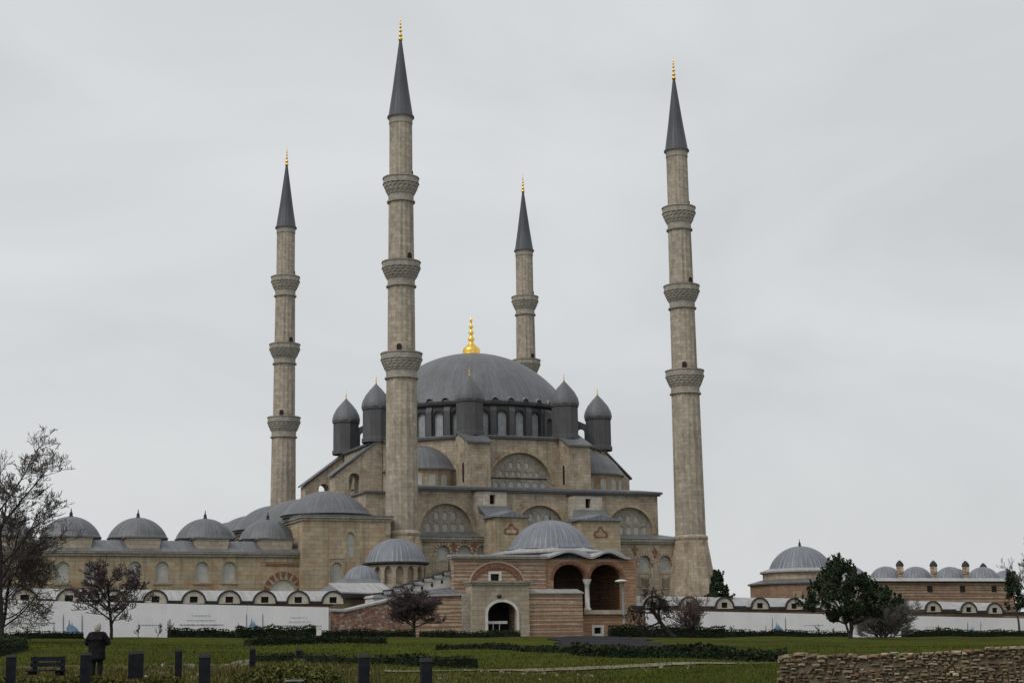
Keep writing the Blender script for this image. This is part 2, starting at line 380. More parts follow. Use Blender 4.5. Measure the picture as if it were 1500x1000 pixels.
def hoardmat():
    m, nt, b = mat('printed white hoarding', .6); N = NT(nt); uv = N.n('ShaderNodeUVMap').outputs[0]; ob = N.n('ShaderNodeTexCoord').outputs['Object']
    sx = N.n('ShaderNodeSeparateXYZ', {'Vector': uv}); fr = N.math('FRACT', N.math('DIVIDE', sx.outputs[0], 2.4))
    ln = N.ramp(N.math('ABSOLUTE', N.math('SUBTRACT', fr, .5)), .493, .497)
    n = N.noise(ob, .5, 5, .6); n2 = N.noise(ob, 1.3, 5, .7, sc=(1, 1, .3))
    c = N.ramp(n, .3, .7, (.70, .705, .73, 1), (.8, .8, .815, 1)); c = N.mix(N.math('MULTIPLY', ln, .2), c, (.35, .35, .37, 1))
    c = N.mix(N.math('MULTIPLY', N.ramp(n2, .55, .8), .25), c, (.4, .4, .4, 1))
    nt.links.new(c, b.inputs['Base Color']); bump(N, b, N.math('ADD', n2, N.math('MULTIPLY', ln, .3)), .25, .04); return m
M['hoard'] = hoardmat()
M['print'] = noisy('grey printed lettering', (.22, .22, .25), (.3, .3, .33), 3, bumps=0)
M['blue'] = noisy('blue printed emblem', (.12, .2, .33), (.25, .38, .5), 1.2, bumps=0)
M['violet'] = noisy('slate printed emblem', (.16, .17, .24), (.22, .23, .3), 2, bumps=0)
M['bark'] = noisy('grey bark', (.045, .04, .036), (.085, .075, .066), 6)
M['barkdark'] = noisy('dark bark', (.022, .019, .02), (.045, .04, .04), 6)
M['twig'] = noisy('twigs', (.085, .075, .067), (.13, .115, .103), 3, bumps=0)
M['twigplum'] = noisy('plum twigs', (.06, .046, .05), (.105, .085, .088), 3, bumps=0)
M['twigpale'] = noisy('grey pale twigs', (.13, .12, .11), (.2, .185, .17), 3, bumps=0)
M['twigred'] = noisy('reddish twigs', (.10, .075, .07), (.16, .12, .11), 3, bumps=0)
def leafm(name, cols, tr=0.15):
    m, nt, b = mat(name, .85); b.inputs['Specular IOR Level'].default_value = .03; N = NT(nt); gm = N.n('ShaderNodeNewGeometry'); ob = N.n('ShaderNodeTexCoord').outputs['Object']
    rp = N.n('ShaderNodeValToRGB', {'Fac': gm.outputs['Random Per Island']}); el = rp.color_ramp.elements
    el[0].color = (*cols[0], 1); el[1].color = (*cols[-1], 1)
    for i, c in enumerate(cols[1:-1]): q = el.new((i+1)/(len(cols)-1)); q.color = (*c, 1)
    c = N.mix(1., rp.outputs[0], N.ramp(N.noise(ob, .7, 3), .3, .7, (.65, .65, .65, 1), (1.3, 1.3, 1.3, 1)), 'MULTIPLY')
    nt.links.new(c, b.inputs['Base Color']); return m
M['pine'] = leafm('pine needles', [(.022, .034, .02), (.036, .052, .03), (.055, .072, .04)])
M['hedge'] = leafm('clipped hedge leaves', [(.014, .022, .011), (.024, .036, .016), (.04, .052, .02)])
M['shrub'] = leafm('yellow green shrub leaves', [(.05, .06, .02), (.09, .1, .03), (.13, .12, .04), (.06, .08, .03)])
M['grass'] = leafm('grass blades', [(.048, .064, .012), (.062, .082, .014), (.08, .098, .018), (.078, .074, .02)])
M['tuft'] = leafm('dry tufts', [(.085, .075, .02), (.13, .105, .03), (.055, .07, .018), (.17, .14, .06), (.04, .05, .015), (.06, .08, .02)])
M['stones'] = leafm('field stones', [(.10, .08, .05), (.17, .135, .09), (.27, .22, .15), (.13, .085, .06), (.34, .29, .21), (.15, .08, .06), (.11, .1, .06), (.2, .15, .1)])
M['palestone'] = leafm('pale rubble', [(.14, .12, .08), (.22, .19, .14), (.36, .33, .27), (.11, .085, .06), (.17, .15, .11)])
M['mortar'] = noisy('earthy mortar', (.09, .073, .05), (.17, .14, .1), 6)
def groundm():
    m, nt, b = mat('lawn and bare earth', 1.); b.inputs['Specular IOR Level'].default_value = 0; N = NT(nt); ob = N.n('ShaderNodeTexCoord').outputs['Object']
    n1 = N.noise(ob, .09, 5, .6); n2 = N.noise(ob, .8, 6, .7); n3 = N.noise(ob, 6., 4, .7)
    c = N.ramp(n2, .3, .7, (.046, .058, .012, 1), (.08, .095, .018, 1))
    c = N.mix(N.math('MULTIPLY', N.ramp(n1, .45, .65), .5), c, (.085, .08, .022, 1))
    n4 = N.noise(ob, 1., 5, .65, sc=(.07, .3, .3)); c = N.mix(N.math('MULTIPLY', N.ramp(n4, .44, .58), .7), c, (.045, .046, .02, 1)); c = N.mix(N.math('MULTIPLY', N.ramp(N.noise(ob, .5, 6, .75), .6, .68), .6), c, (.11, .09, .055, 1))
    c = N.mix(1., c, N.ramp(n3, .25, .75, (.65, .65, .65, 1), (1.3, 1.3, 1.3, 1)), 'MULTIPLY')
    # worn earth in the ruin garden on the near left
    sx = N.n('ShaderNodeSeparateXYZ', {'Vector': ob})
    yy = N.math('ADD', sx.outputs[1], N.math('MULTIPLY', sx.outputs[0], .12))
    near = N.ramp(N.math('ADD', N.math('MULTIPLY', yy, .01), N.math('MULTIPLY', n2, .12)), .68, .74, (1, 1, 1, 1), (0, 0, 0, 1))
    left = N.ramp(N.math('ADD', N.math('MULTIPLY', sx.outputs[0], .01), N.math('MULTIPLY', n1, .12)), .0, .1, (1, 1, 1, 1), (0, 0, 0, 1))
    e = N.ramp(n2, .3, .7, (.09, .075, .04, 1), (.2, .165, .11, 1))
    c = N.mix(N.math('MULTIPLY', N.math('MULTIPLY', near, left), .75), c, e)
    nt.links.new(c, b.inputs['Base Color']); bump(N, b, N.math('ADD', n3, n2), .8, .12); return m
M['ground'] = groundm()
M['dirt'] = noisy('stony path', (.10, .085, .055), (.25, .215, .16), 2.2, det=7)

# ------------------------------------------------------------------ the ground
def ground():
    def rng(segs):
        o = []
        for a, b, st in segs:
            k = a
            while k < b-1e-6: o.append(k); k += st
        o.append(segs[-1][1]); return o
    xs = rng([(-1600, -300, 130), (-300, -100, 20), (-100, -45, 4), (-45, 60, 1.1), (60, 120, 4), (120, 300, 20), (300, 1600, 130)])
    ys = rng([(-30, 30, 5), (30, 110, .9), (110, 170, 3), (170, 400, 15), (400, 3000, 260)])
    V_ = [(x, y, g(x, y)) for y in ys for x in xs]; n = len(xs)
    Fc = [(j*n+i, j*n+i+1, (j+1)*n+i+1, (j+1)*n+i) for j in range(len(ys)-1) for i in range(n-1)]
    me = bpy.data.meshes.new('ground'); me.from_pydata(V_, [], Fc); me.polygons.foreach_set('use_smooth', [True]*len(Fc))
    me.materials.append(M['ground']); o = bpy.data.objects.new('ground', me); COL.objects.link(o); o['kind'] = 'structure'
ground()
def strip(name, pts, mat_, lift=.03, kind='structure'):   # pts: (px, row-depth Y, half width)
    mb = MB(); P = []
    for px, Y, w in pts: P.append((at(px, 965, Y).x, Y, w))
    Q = []
    for (a, b) in zip(P, P[1:]):
        for k in range(8):
            t = k/8; Q.append(tuple(a[i]+(b[i]-a[i])*t for i in range(3)))
    Q.append(P[-1]); rows = []
    for i, (x, y, w) in enumerate(Q):
        x0, y0, _ = Q[max(0, i-1)]; x1, y1, _ = Q[min(len(Q)-1, i+1)]
        d = Vector((x1-x0, y1-y0, 0)).normalized(); nx, ny = -d.y, d.x
        w = w*(1+.12*sin(i*1.7)+.07*sin(i*.6))
        rows.append([(x+nx*w*k, y+ny*w*k, g(x+nx*w*k, y+ny*w*k)+lift+.0*k) for k in (-1, -.5, 0, .5, 1)])
    for a, b in zip(rows, rows[1:]):
        for i in range(4): mb.face([a[i], a[i+1], b[i+1], b[i]], sm=True)
    o = mb.build(name, mat_, recalc=False); o['kind'] = kind; return o
strip('path', [(872, 158, 1.6), (868, 140, 3.2), (880, 120, 3.6), (905, 104, 3.6), (980, 96, 3.2), (1075, 92, 1.6)], M['asphalt'], .05)
strip('footpath', [(500, 57, .5), (600, 56, .7), (760, 57, .9), (880, 63, 1.0), (1010, 68.3, .7), (1160, 70, .35)], M['dirt'], .045)

# ------------------------------------------------------------------ minarets
def finial(mb, cx, cy, z0, h, r):
    n = 5; prof = [(r*.9, z0)]
    zz = [0, .16, .34, .5, .64, .76]
    for i, t in enumerate(zz):
        R = r*(1-.13*i); z = z0+h*t+R*.6
        for k in range(7):
            a = -pi/2+pi*k/6; prof.append((max(r*.16, R*cos(a)), z+R*.85*sin(a)))
    prof += [(r*.12, z0+h*.9), (.01, z0+h)]
    mb.lathe(cx, cy, prof, 10)
def muq(mb, cx, cy, z0, z1, r0, r1, n=20, tiers=4):   # stepped stalactite corbel
    for t in range(tiers):
        a, b = t/tiers, (t+1)/tiers; za, zb = z0+(z1-z0)*a, z0+(z1-z0)*b
        ra, rb = r0+(r1-r0)*a**.85, r0+(r1-r0)*b**.85
        base = len(mb.v); m = n*2
        for z, r, amp in ((za, ra, .0), (zb-.05, rb, .13), (zb, rb, .13), (zb, ra, .0)):
            for i in range(m):
                an = 2*pi*(i+(t % 2)*.5)/m; rr = r-(amp if i % 2 else 0); mb.v.append(Vector((cx+rr*cos(an), cy+rr*sin(an), z)))
        for j in range(3):
            for i in range(m):
                k = (i+1) % m; mb.f.append((base+j*m+i, base+j*m+k, base+(j+1)*m+k, base+(j+1)*m+i)); mb.sm.append(False)
                mb.uv.append([(i*.3, za), (i*.3+.3, za), (i*.3+.3, zb), (i*.3, zb)])
def make_minaret(label, x, y, dz=0., sc=1., base=True):
    t = thing('minaret', label, 'minaret', (x, y, 2.6), TH, 'four tall minarets at the corners of the mosque', off=(0, 0, 2.6))
    zb = [37.1, 48.65, 59.5]; zc = 68.1; rj = 2.0
    N_ = 16
    def shaft(za, zb_, ra, rb):
        mb = MB(); n = N_*2; base_ = len(mb.v); lv = [za+(zb_-za)*k/4 for k in range(5)]
        for k, z in enumerate(lv):
            r = ra+(rb-ra)*k/4
            for i in range(n):
                a = 2*pi*i/n; rr = r*(1.0 if i % 2 == 0 else .955); mb.v.append(Vector((rr*cos(a), rr*sin(a), z)))
        for j in range(4):
            for i in range(n):
                q = (i+1) % n; mb.f.append((j*n+i, j*n+q, (j+1)*n+q, (j+1)*n+i)); mb.sm.append(False)
                u0, u1 = i*2*pi/n*ra, (i+1)*2*pi/n*ra; mb.uv.append([(u0, lv[j]), (u1, lv[j]), (u1, lv[j+1]), (u0, lv[j+1])])
        mb.build('shaft', M['tower'], t)
    shaft(15.4, zb[0]-1.7, 2.02, 1.86); shaft(zb[0], zb[1]-1.7, 1.72, 1.66); shaft(zb[1], zb[2]-1.7, 1.62, 1.55); shaft(zb[2], zc-.3, 1.46, 1.44)
    for i, z in enumerate(zb):
        ri = (1.88, 1.68, 1.57)[i]; ro = (2.58, 2.42, 2.28)[i]
        mb = MB()
        mb.lathe(0, 0, [(ri-.02, z-2.72), (ri+.2, z-2.66), (ri+.22, z-2.5), (ri+.02, z-2.42), (ri+.02, z-1.75), (ri+.12, z-1.6)], 32, smooth=False)
        muq(mb, 0, 0, z-1.62, z-.3, ri+.12, ro-.02, tiers=4 if i < 2 else 3)
        mb.lathe(0, 0, [(ri, z-.3), (ro+.04, z-.3), (ro+.04, z-.2), (ro-.04, z-.18), (ro-.04, z+.42), (ro+.06, z+.44), (ro+.06, z+.56), (ro-.16, z+.56), (ro-.16, z-.2), (ri-.3, z-.2)], 16, smooth=False)
        bal = mb.build('balcony', M['balc'], t)
        d = MB(); a = -pi/2-.5+i*.9; 
        d.panel((0, 0), (-sin(a), cos(a)), (cos(a), sin(a)), arch(0, z-.35, .62, 1.9, .3), (), (1.72, 1.62, 1.5)[i]+.02, 1.1)
        d.build('door', M['darkpane'], bal)
    mb = MB(); mb.lathe(0, 0, [(1.44, zc-1.0), (1.5, zc-.95), (1.5, zc-.3), (1.62, zc-.15), (1.62, zc)], 16, smooth=False); mb.build('collar', M['balc'], t)
    mb = MB(); mb.lathe(0, 0, [(1.72, zc-.12), (1.72, zc+.05), (1.55, zc+.25), (1.05, zc+3.6), (.55, zc+7.4), (.16, zc+10.4)], 24); sp = mb.build('spire', M['spire'], t)
    mb = MB(); finial(mb, 0, 0, zc+10.3, 3.4, .3); mb.build('finial', M['gold'], sp)
    mb = MB()
    mb.lathe(0, 0, [(2.02, 15.9), (2.22, 15.75), (2.3, 15.5), (2.22, 15.25), (2.1, 15.1)], 16, smooth=False)
    mb.build('ring_moulding', M['pale'], t)
    mb = MB(); mb.lathe(0, 0, [(4.1, 2.3), (3.9, 4.5), (3.45, 7.5), (2.7, 12.3), (2.35, 14.4), (2.25, 15.2)], 12, a0=pi/12, a1=2*pi+pi/12, smooth=False); mb.build('base', M['ashlar'], t)
    return t
make_minaret('tallest looking minaret, nearest one, in front of the left side of the great dome', -13.65, 194.5)
make_minaret('minaret at the right end of the mosque, its whole height clear against the sky', 22.9, 210.5)
make_minaret('leftmost minaret, standing alone behind the domed portico at the left', -35.7, 247.5)
make_minaret('farthest minaret, its lower half hidden behind the great dome', 2.3, 265.0)

# ------------------------------------------------------------------ the mosque
CU, CV = 20.3, 28.0
mq = lthing('mosque', 'huge domed stone mosque with grey lead great dome, ringed by small pointed turrets', 'mosque', CU, CV, 2.6)
def P_(mb, name, m, par=None, **k): return mb.build(name, M[m] if isinstance(m, str) else m, par or mq, **k)
# lower storey
mb = MB()
wl = [(649, 798), (680, 798), (708, 798)]; wr = [(944, 813), (974, 813)]
holes = []; arcs = []
for px, py in wl+wr:
    u, zt = hv(px, py, 1.0); w = 1.75; h = 3.2 if px < 800 else 2.9
    holes.append(arch(u, zt-h, w, h)); arcs.append((u, zt, w, h))
sq = []
for (px, py) in ((647, 832), (944.5, 850), (975, 850)):
    u, z = hv(px, py, 1.0); sq.append((u, z)); holes.append(rect(u-.62, u+.62, z-.9, z+.9))
fpanel(mb, 1.0, rect(-.6, 40.4, 2.3, 15.0), holes, 0, -.8)
mb.box(-.6, .4, 1.8, 57.4, 2.3, 15.0); mb.box(39.4, 40.4, 1.8, 57.4, 2.3, 15.0); mb.box(.4, 39.4, 56.4, 57.4, 2.3, 15.0)
P_(mb, 'lower_wall', 'ashlar')
mb = MB(); mb.box(-.9, 40.7, .6, 57.8, 15.0, 15.35); mb.box(-.75, 40.55, .75, 57.6, 14.75, 15.0); P_(mb, 'lower_cornice', 'tymp')
mb = MB(); mb.loft([(-1.0, .5, 15.35), (40.8, .5, 15.35), (40.8, 57.9, 15.35), (-1.0, 57.9, 15.35)], [(3.1, 4.8, 16.25), (37.5, 4.8, 16.25), (37.5, 53.2, 16.25), (3.1, 53.2, 16.25)]); P_(mb, 'lower_roof', 'lead')
for u, zt, w, h in arcs:
    f = MB(); archring(f, (0, 1.0), *FR, u, zt-w/2, w, w/2, .3, .09, -.1, legs=.5); P_(f, 'window_arch', 'vouss2')
    p = MB(); fpanel(p, 1.0, arch(u, zt-h, w, h), (), -.45, -.55); P_(p, 'window', 'pane')
for u, z in sq:
    p = MB(); fpanel(p, 1.0, rect(u-.62, u+.62, z-.9, z+.9), (), -.35, -.45); w_ = P_(p, 'window', 'darkpane')
    p = MB(); fpanel(p, 1.0, rect(u-.8, u+.8, z-1.08, z+1.08), [rect(u-.6, u+.6, z-.88, z+.88)], .06, -.3); P_(p, 'frame', 'pale', w_)
for px, py in ((664.5, 797), (694.5, 797), (959, 806), (930, 803), (905, 800)):   # palmette ornaments between the arches
    u, z = hv(px, py+4, 1.0); f = MB()
    fpanel(f, 1.0, [(u-.16, z-.5), (u+.16, z-.5), (u+.14, z), (u+.5, z+.35), (u+.22, z+.35), (u, z+.75), (u-.22, z+.35), (u-.5, z+.35), (u-.14, z)], (), .12, -.05); P_(f, 'ornament', 'vouss')
# gallery storey
GV = 5.0; mb = MB(); gz0, gz1 = 15.9, 21.35
arcs = []
for uc in (7.6, 20.5, 33.4): arcs.append((uc, 6.9, 3.75))
fpanel(mb, GV, rect(3.3, 37.6, gz0, gz1), [arch(u, gz0+.15, w, h, h-.35) for u, w, h in arcs], 0, -.9)
for (a, b, c, d) in ((3.3, 4.3, 5.9, 52), (36.6, 37.6, 5.9, 52), (4.3, 36.6, 51, 52)): mb.box(a, b, c, d, gz0, gz1)
mb.box(-2.2, 3.3, 7.5, 49, 15.4, 21.2)
P_(mb, 'gallery_wall', 'ashlar')
for u, w, h in arcs:
    f = MB(); archring(f, (0, GV), *FR, u, gz0+.5, w, h-.35, .34, .14, -.2); P_(f, 'blind_arch', 'court')
    f = MB(); rows = []
    for zz, hh, ww, k in ((gz0+.35, 1.15, .72, 5), (gz0+1.95, .95, .62, 3)):
        for i in range(k): rows.append(arch(u+(i-(k-1)/2)*1.12, zz, ww, hh))
    fpanel(f, GV, arch(u, gz0+.05, w, h+.1, h-.3), rows, -.45, -.88); tp = P_(f, 'tympanum', 'tymp')
    for r in rows:
        p = MB(); fpanel(p, GV, r, (), -.57, -.7); P_(p, 'window', 'pane', tp)
mb = MB(); mb.box(3.0, 37.9, 4.6, 52.4, gz1, gz1+.22); mb.box(-2.5, 3.0, 7.2, 49.3, 21.2, 21.42); mb.box(2.8, 38.1, 4.4, 52.6, gz1+.22, gz1+.5); P_(mb, 'gallery_cornice', 'leadmid')
mb = MB(); mb.loft([(2.8, 4.4, gz1+.5), (38.1, 4.4, gz1+.5), (38.1, 52.6, gz1+.5), (2.8, 52.6, gz1+.5)], [(4, 8, 22.4), (36.6, 8, 22.4), (36.6, 48, 22.4), (4, 48, 22.4)]); P_(mb, 'gallery_roof', 'lead')
# stepped buttresses of the side gallery
for (pxa, pxb, pyt, pc0, pc1, ptop) in ((700, 742, 719, 725, 772, 757), (840, 882, 725, 850, 908, 762)):
    u0, z1 = hv(pxa, pyt, 3.2); u1, _ = hv(pxb, pyt, 3.2); zb_ = z1-1.95; uc = (u0+u1)/2
    vp = -3.2; p0, zt = hv(pc0, ptop, vp); p1, _ = hv(pc1, ptop, vp)
    b_ = MB(); fpanel(b_, 3.2, rect(u0, u1, zb_-3, z1), [rect(uc-.35, uc+.4, zb_+.35, z1-.4)], 0, -1.9); bt = P_(b_, 'gallery_buttress', 'palestoneblock')
    d = MB(); fpanel(d, 3.2, rect(uc-.35, uc+.4, zb_+.35, z1-.4), (), -.7, -.8); P_(d, 'doorway', 'black', bt)
    d = MB(); d.box(u0-.15, u1+.15, 3.0, 5.2, z1+.01, z1+.2); P_(d, 'coping', 'edge', bt)
    r = MB()
    a = [(u0-.1, 3.1, zb_+.1), (u1+.1, 3.1, zb_+.1), (p1+.1, -1.0, zt+.25), (p0-.1, -1.0, zt+.25)]; lo = [(x, y, z-.35) for x, y, z in a]
    r.loft(lo, a); P_(r, 'buttress_roof', 'lead', bt)
    body = MB(); body.loft([(u0, 4.8, 12), (u1, 4.8, 12), (p1, -1.0, 12), (p0, -1.0, 12)], [(u0, 4.8, zb_-.4), (u1, 4.8, zb_-.4), (p1, -1.0, zt-.15), (p0, -1.0, zt-.15)]); P_(body, 'buttress_arch', 'ashlar', bt)
    pr = MB(); pr.box(p0, p1, vp, -1.0, 2.4, zt); pier = P_(pr, 'buttress_pier', 'court', bt)
    pc = (p0+p1)/2; c_ = MB(); n = 10
    for i in range(n):                                   # gently swept lead cap with a peak
        xa, xb = p0-.35+(p1-p0+.7)*i/n, p0-.35+(p1-p0+.7)*(i+1)/n
        ha = .15+.6*max(0, 1-abs(xa-pc)/(p1-p0)*2)**1.3; hb = .15+.6*max(0, 1-abs(xb-pc)/(p1-p0)*2)**1.3
        c_.loft([(xa, vp-.35, zt+.01), (xb, vp-.35, zt+.01), (xb, .2, zt+.01), (xa, .2, zt+.01)], [(xa, vp-.35, zt+ha), (xb, vp-.35, zt+hb), (xb, .2, zt+hb+.35), (xa, .2, zt+ha+.35)])
    P_(c_, 'buttress_cap', 'leadpale', bt)
    o_ = MB(); zc_ = zt-1.6; prof = [(-.9, -.45), (.9, -.45), (1.0, -.1), (.85, .25), (.45, .35), (.3, .7), (0, .95), (-.3, .7), (-.45, .35), (-.85, .25), (-1, -.1)]
    fpanel(o_, vp, [(pc+x, zc_+z) for x, z in prof], [[(pc+x*.72, zc_+z*.72+.02) for x, z in prof]], .07, -.03); P_(o_, 'cartouche', 'vouss', bt)
# octagon under the drum
RI = 17.3; RV = RI/cos(pi/8); OZ0, OZ1 = 21.5, 29.1; HW = RI*math.tan(pi/8)
def facef(deg, r=RI):
    a = radians(deg); N = (cos(a), sin(a)); T = (-sin(a), cos(a)); return (CU+N[0]*r, CV+N[1]*r), T, N
mb = MB()
for k in range(8):
    d = -90+45*k; P0, T, N = facef(d)
    hole = [arch(0, 22.4, 8.9, 4.9, 4.2)] if k % 2 == 0 else [arch(0, 22.2, 8.2, 5.2, 4.0)]
    mb.panel(P0, T, N, rect(-HW-.2, HW+.2, OZ0, OZ1), hole, 0, -1.2)
P_(mb, 'octagon_wall', 'ashlar')
for k in range(8):
    d = -90+45*k; P0, T, N = facef(d)
    if k % 2 == 0:
        f = MB(); archring(f, P0, T, N, 0, 23.1, 8.9, 4.2, .42, .16, -.2, n=22); P_(f, 'great_arch', 'court')
        rows = []
        for zz, hh, ww, n in ((22.45, 1.1, .75, 7), (24.25, .62, .5, 9), (25.25, .85, .6, 3)):
            for i in range(n):
                if abs((i-(n-1)/2)*1.0) < 4.0: rows.append(arch((i-(n-1)/2)*(1.12 if n == 7 else .86 if n == 9 else 1.15), zz, ww, hh))
        f = MB(); f.panel(P0, T, N, arch(0, 22.3, 8.95, 5.05, 4.25), rows, -.5, -1.1); tp = P_(f, 'tympanum', 'tymp')
        for r in rows: p = MB(); p.panel(P0, T, N, r, (), -.62, -.8); P_(p, 'window', 'pane', tp)
        f = MB(); f.panel(P0, T, N, rect(-4.0, 4.0, 23.84, 23.98), (), -.42, -.6); P_(f, 'string_course', 'edge', tp)
    else:
        a = radians(d); cx, cy = P0
        f = MB(); f.lathe(cx, cy, [(4.7, 20.4), (4.7, 24.6), (4.95, 24.75), (4.95, 25.0)], 14, a-pi/2, a+pi/2, smooth=False); ex = P_(f, 'exedra_wall', 'court')
        f = MB(); f.lathe(cx, cy, [(5.1, 24.85), (5.1, 25.0)]+cap(4.95, 25.0, 3.4, 8, .05), 28, a-pi/2, a+pi/2); P_(f, 'half_dome', 'lead', ex)
        for j in range(-3, 4):
            b = a+j*pi/8.2; Nn = (cos(b), sin(b)); Tt = (-sin(b), cos(b))
            p = MB(); p.panel((cx, cy), Tt, Nn, arch(0, 22.2, .85, 2.0), (), 4.72, 4.5); P_(p, 'window', 'pane', ex)
mb = MB(); mb.lathe(CU, CV, [(RV+.35, OZ1), (RV+.45, OZ1+.3), (RV+.1, OZ1+.45), (14.6, OZ1+1.0)], 8, a0=pi/8, a1=2*pi+pi/8, smooth=False); P_(mb, 'octagon_roof', 'lead')
# buttresses over the octagon corners
def raking(u0, u1, v, z0, ztop, zend, half, holes=(), name='raking_buttress', axis='u'):
    """wall from u0 (dome side) to u1 (outside), top falling from ztop to zend"""
    b_ = MB(); s = 1 if u1 > u0 else -1
    out = [(u0, z0), (u1, z0), (u1, zend), (u0, ztop)]
    if s > 0: pass
    if axis == 'u': b_.panel((0, v-half), (1, 0), (0, -1), out, holes, 0, -2*half)
    else: b_.panel((v-half, 0), (0, 1), (-1, 0), out, holes, 0, -2*half)
    w_ = P_(b_, name, 'ashlar', recalc=True)
    r = MB(); h = half+.22; e = .35*s
    if axis == 'u': a = [(u0, v-h, ztop), (u1+e, v-h, zend-.05), (u1+e, v+h, zend-.05), (u0, v+h, ztop)]
    else: a = [(v-h, u0, ztop), (v-h, u1+e, zend-.05), (v+h, u1+e, zend-.05), (v+h, u0, ztop)]
    r.loft([(x, y, z+.01) for x, y, z in a], [(x, y, z+.24) for x, y, z in a]); P_(r, 'lead_capping', 'lead', w_, recalc=True)
    return w_
vx = [(CU+RV*cos(radians(22.5+45*k)), CV+RV*sin(radians(22.5+45*k))) for k in range(8)]
for k in (0, 7):     # towards +u
    u, v = vx[k]
    raking(u-1, u+3.4, v, 21.5, 29.6, 25.2, 1.2); 
for k in (3, 4):     # towards the courtyard
    u, v = vx[k]
    raking(u+1, u-5.6, v, 15.6, 29.8, 24.6, 1.2, [arch(u-2.9, 21.6, 1.5, 3.4)])
    b_ = MB(); b_.panel((0, v-1.0), (1, 0), (0, -1), [(u-5.6, 15.6), (u-7.4, 15.6), (u-7.4, 20.8), (u-5.6, 22.6)], (), 0, -2.0); P_(b_, 'raking_buttress', 'ashlar', recalc=True)
for k in (1, 2):
    u, v = vx[k]; raking(v-1, v+3.4, u, 21.5, 29.6, 27.0, 1.55, axis='v')
for k in (5, 6):
    u, v = vx[k]; w_ = raking(v+1, v-3.2, u, 21.5, 30.0, 28.0, 1.6, axis='v')
    p = MB(); p.panel((u-1.6 if k == 5 else u-1.6, 0), (0, 1), (-1, 0), arch(v-1.6, 23.0, .6, 2.6), (), .02, -.2); P_(p, 'window', 'darkpane', w_)
# turrets
TB = MB(); TB.lathe(0, 0, [(2.05, 29.3), (2.05, 29.8), (1.9, 29.9), (1.9, 33.7), (2.04, 33.8), (2.04, 34.1), (1.95, 34.2)], 8, smooth=False)
TC = MB(); TC.lathe(0, 0, [(2.0, 34.1), (2.0, 34.4), (1.86, 35.0), (1.45, 35.8), (.85, 36.55), (.1, 37.35)], 16)
TF = MB(); finial(TF, 0, 0, 37.35, 1.25, .13)
def place_turret(k, first):
    u, v = vx[k]; u = CU+(u-CU)*.965; v = CV+(v-CV)*.965
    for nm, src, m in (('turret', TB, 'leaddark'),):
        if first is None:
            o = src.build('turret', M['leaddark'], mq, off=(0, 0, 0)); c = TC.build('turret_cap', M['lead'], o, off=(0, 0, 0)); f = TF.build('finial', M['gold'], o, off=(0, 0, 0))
        else:
            o = first.copy(); COL.objects.link(o); o.parent = mq
            for ch in [q for q in scn.objects if q.parent == first]:
                c = ch.copy(); COL.objects.link(c); c.parent = o
        o.location = (u-CU, v-CV, -2.6)
    return o
t0 = place_turret(0, None)
for k in range(1, 8): place_turret(k, t0)
for k in range(8):   # flying walls between turrets and drum
    a = radians(22.5+45*k); T = (cos(a), sin(a)); N = (-sin(a), cos(a))
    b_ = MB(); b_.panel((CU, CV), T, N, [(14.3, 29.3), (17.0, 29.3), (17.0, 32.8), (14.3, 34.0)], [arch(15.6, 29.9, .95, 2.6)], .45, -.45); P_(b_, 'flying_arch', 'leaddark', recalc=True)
# drum
RD = 14.35; mb = MB(); panes = []
for k in range(8):
    for j in range(4):
        deg = 22.5+45*k+22.5+(j-1.5)*10.25; half = RD*math.tan(radians(5.125))
        P0, T, N = facef(deg, RD); hole = arch(0, 29.85, 1.3, 3.45); panes.append((deg, hole))
        mb.panel(P0, T, N, rect(-half, half, 29.3, 34.4), [hole], 0, -.6)
    deg = 22.5+45*k; P0, T, N = facef(deg, RD); mb.panel(P0, T, N, rect(-.6, .6, 29.3, 34.4), (), 0, -.6)
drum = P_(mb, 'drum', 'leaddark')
for deg, hole in panes:
    P0, T, N = facef(deg, RD); p = MB(); p.panel(P0, T, N, hole, (), -.28, -.4); P_(p, 'window', 'drumpane', drum)
    f = MB(); archring(f, P0, T, N, 0, 32.65, 1.3, .65, .25, .12, -.1, legs=2.7, n=10); P_(f, 'window_arch', 'edge', drum)
for k in range(8):
    for j in range(5):
        deg = 22.5+45*k+22.5+(j-2)*10.25; P0, T, N = facef(deg, RD+.02); wd = .42
        p = MB(); p.panel(P0, T, N, rect(-wd, wd, 29.3, 33.3), (), .42, -.1)
        c = [Vector((P0[0]+T[0]*s+N[0]*d, P0[1]+T[1]*s+N[1]*d, 33.3)) for s, d in ((-wd, .42), (wd, .42), (wd, -.1), (-wd, -.1))]
        p.loft(c, [c[0]+Vector((-N[0]*.4, -N[1]*.4, .9)), c[1]+Vector((-N[0]*.4, -N[1]*.4, .9)), c[2]+Vector((0, 0, .9)), c[3]+Vector((0, 0, .9))])
        P_(p, 'pilaster', 'leaddark', drum, recalc=True)
mb = MB(); mb.lathe(CU, CV, [(RD-.1, 33.9), (RD+.4, 34.1), (RD+.45, 34.35), (RD+.1, 34.5), (RD-.1, 34.8)], 64, smooth=False); P_(mb, 'drum_cornice', 'edge')
mb = MB(); mb.lathe(CU, CV, [(14.3, 34.3), (14.3, 34.8)]+cap(14.25, 34.85, 8.7, 24, .05), 96, R0=14.4); dome = P_(mb, 'great_dome', 'lead')
mb = MB()
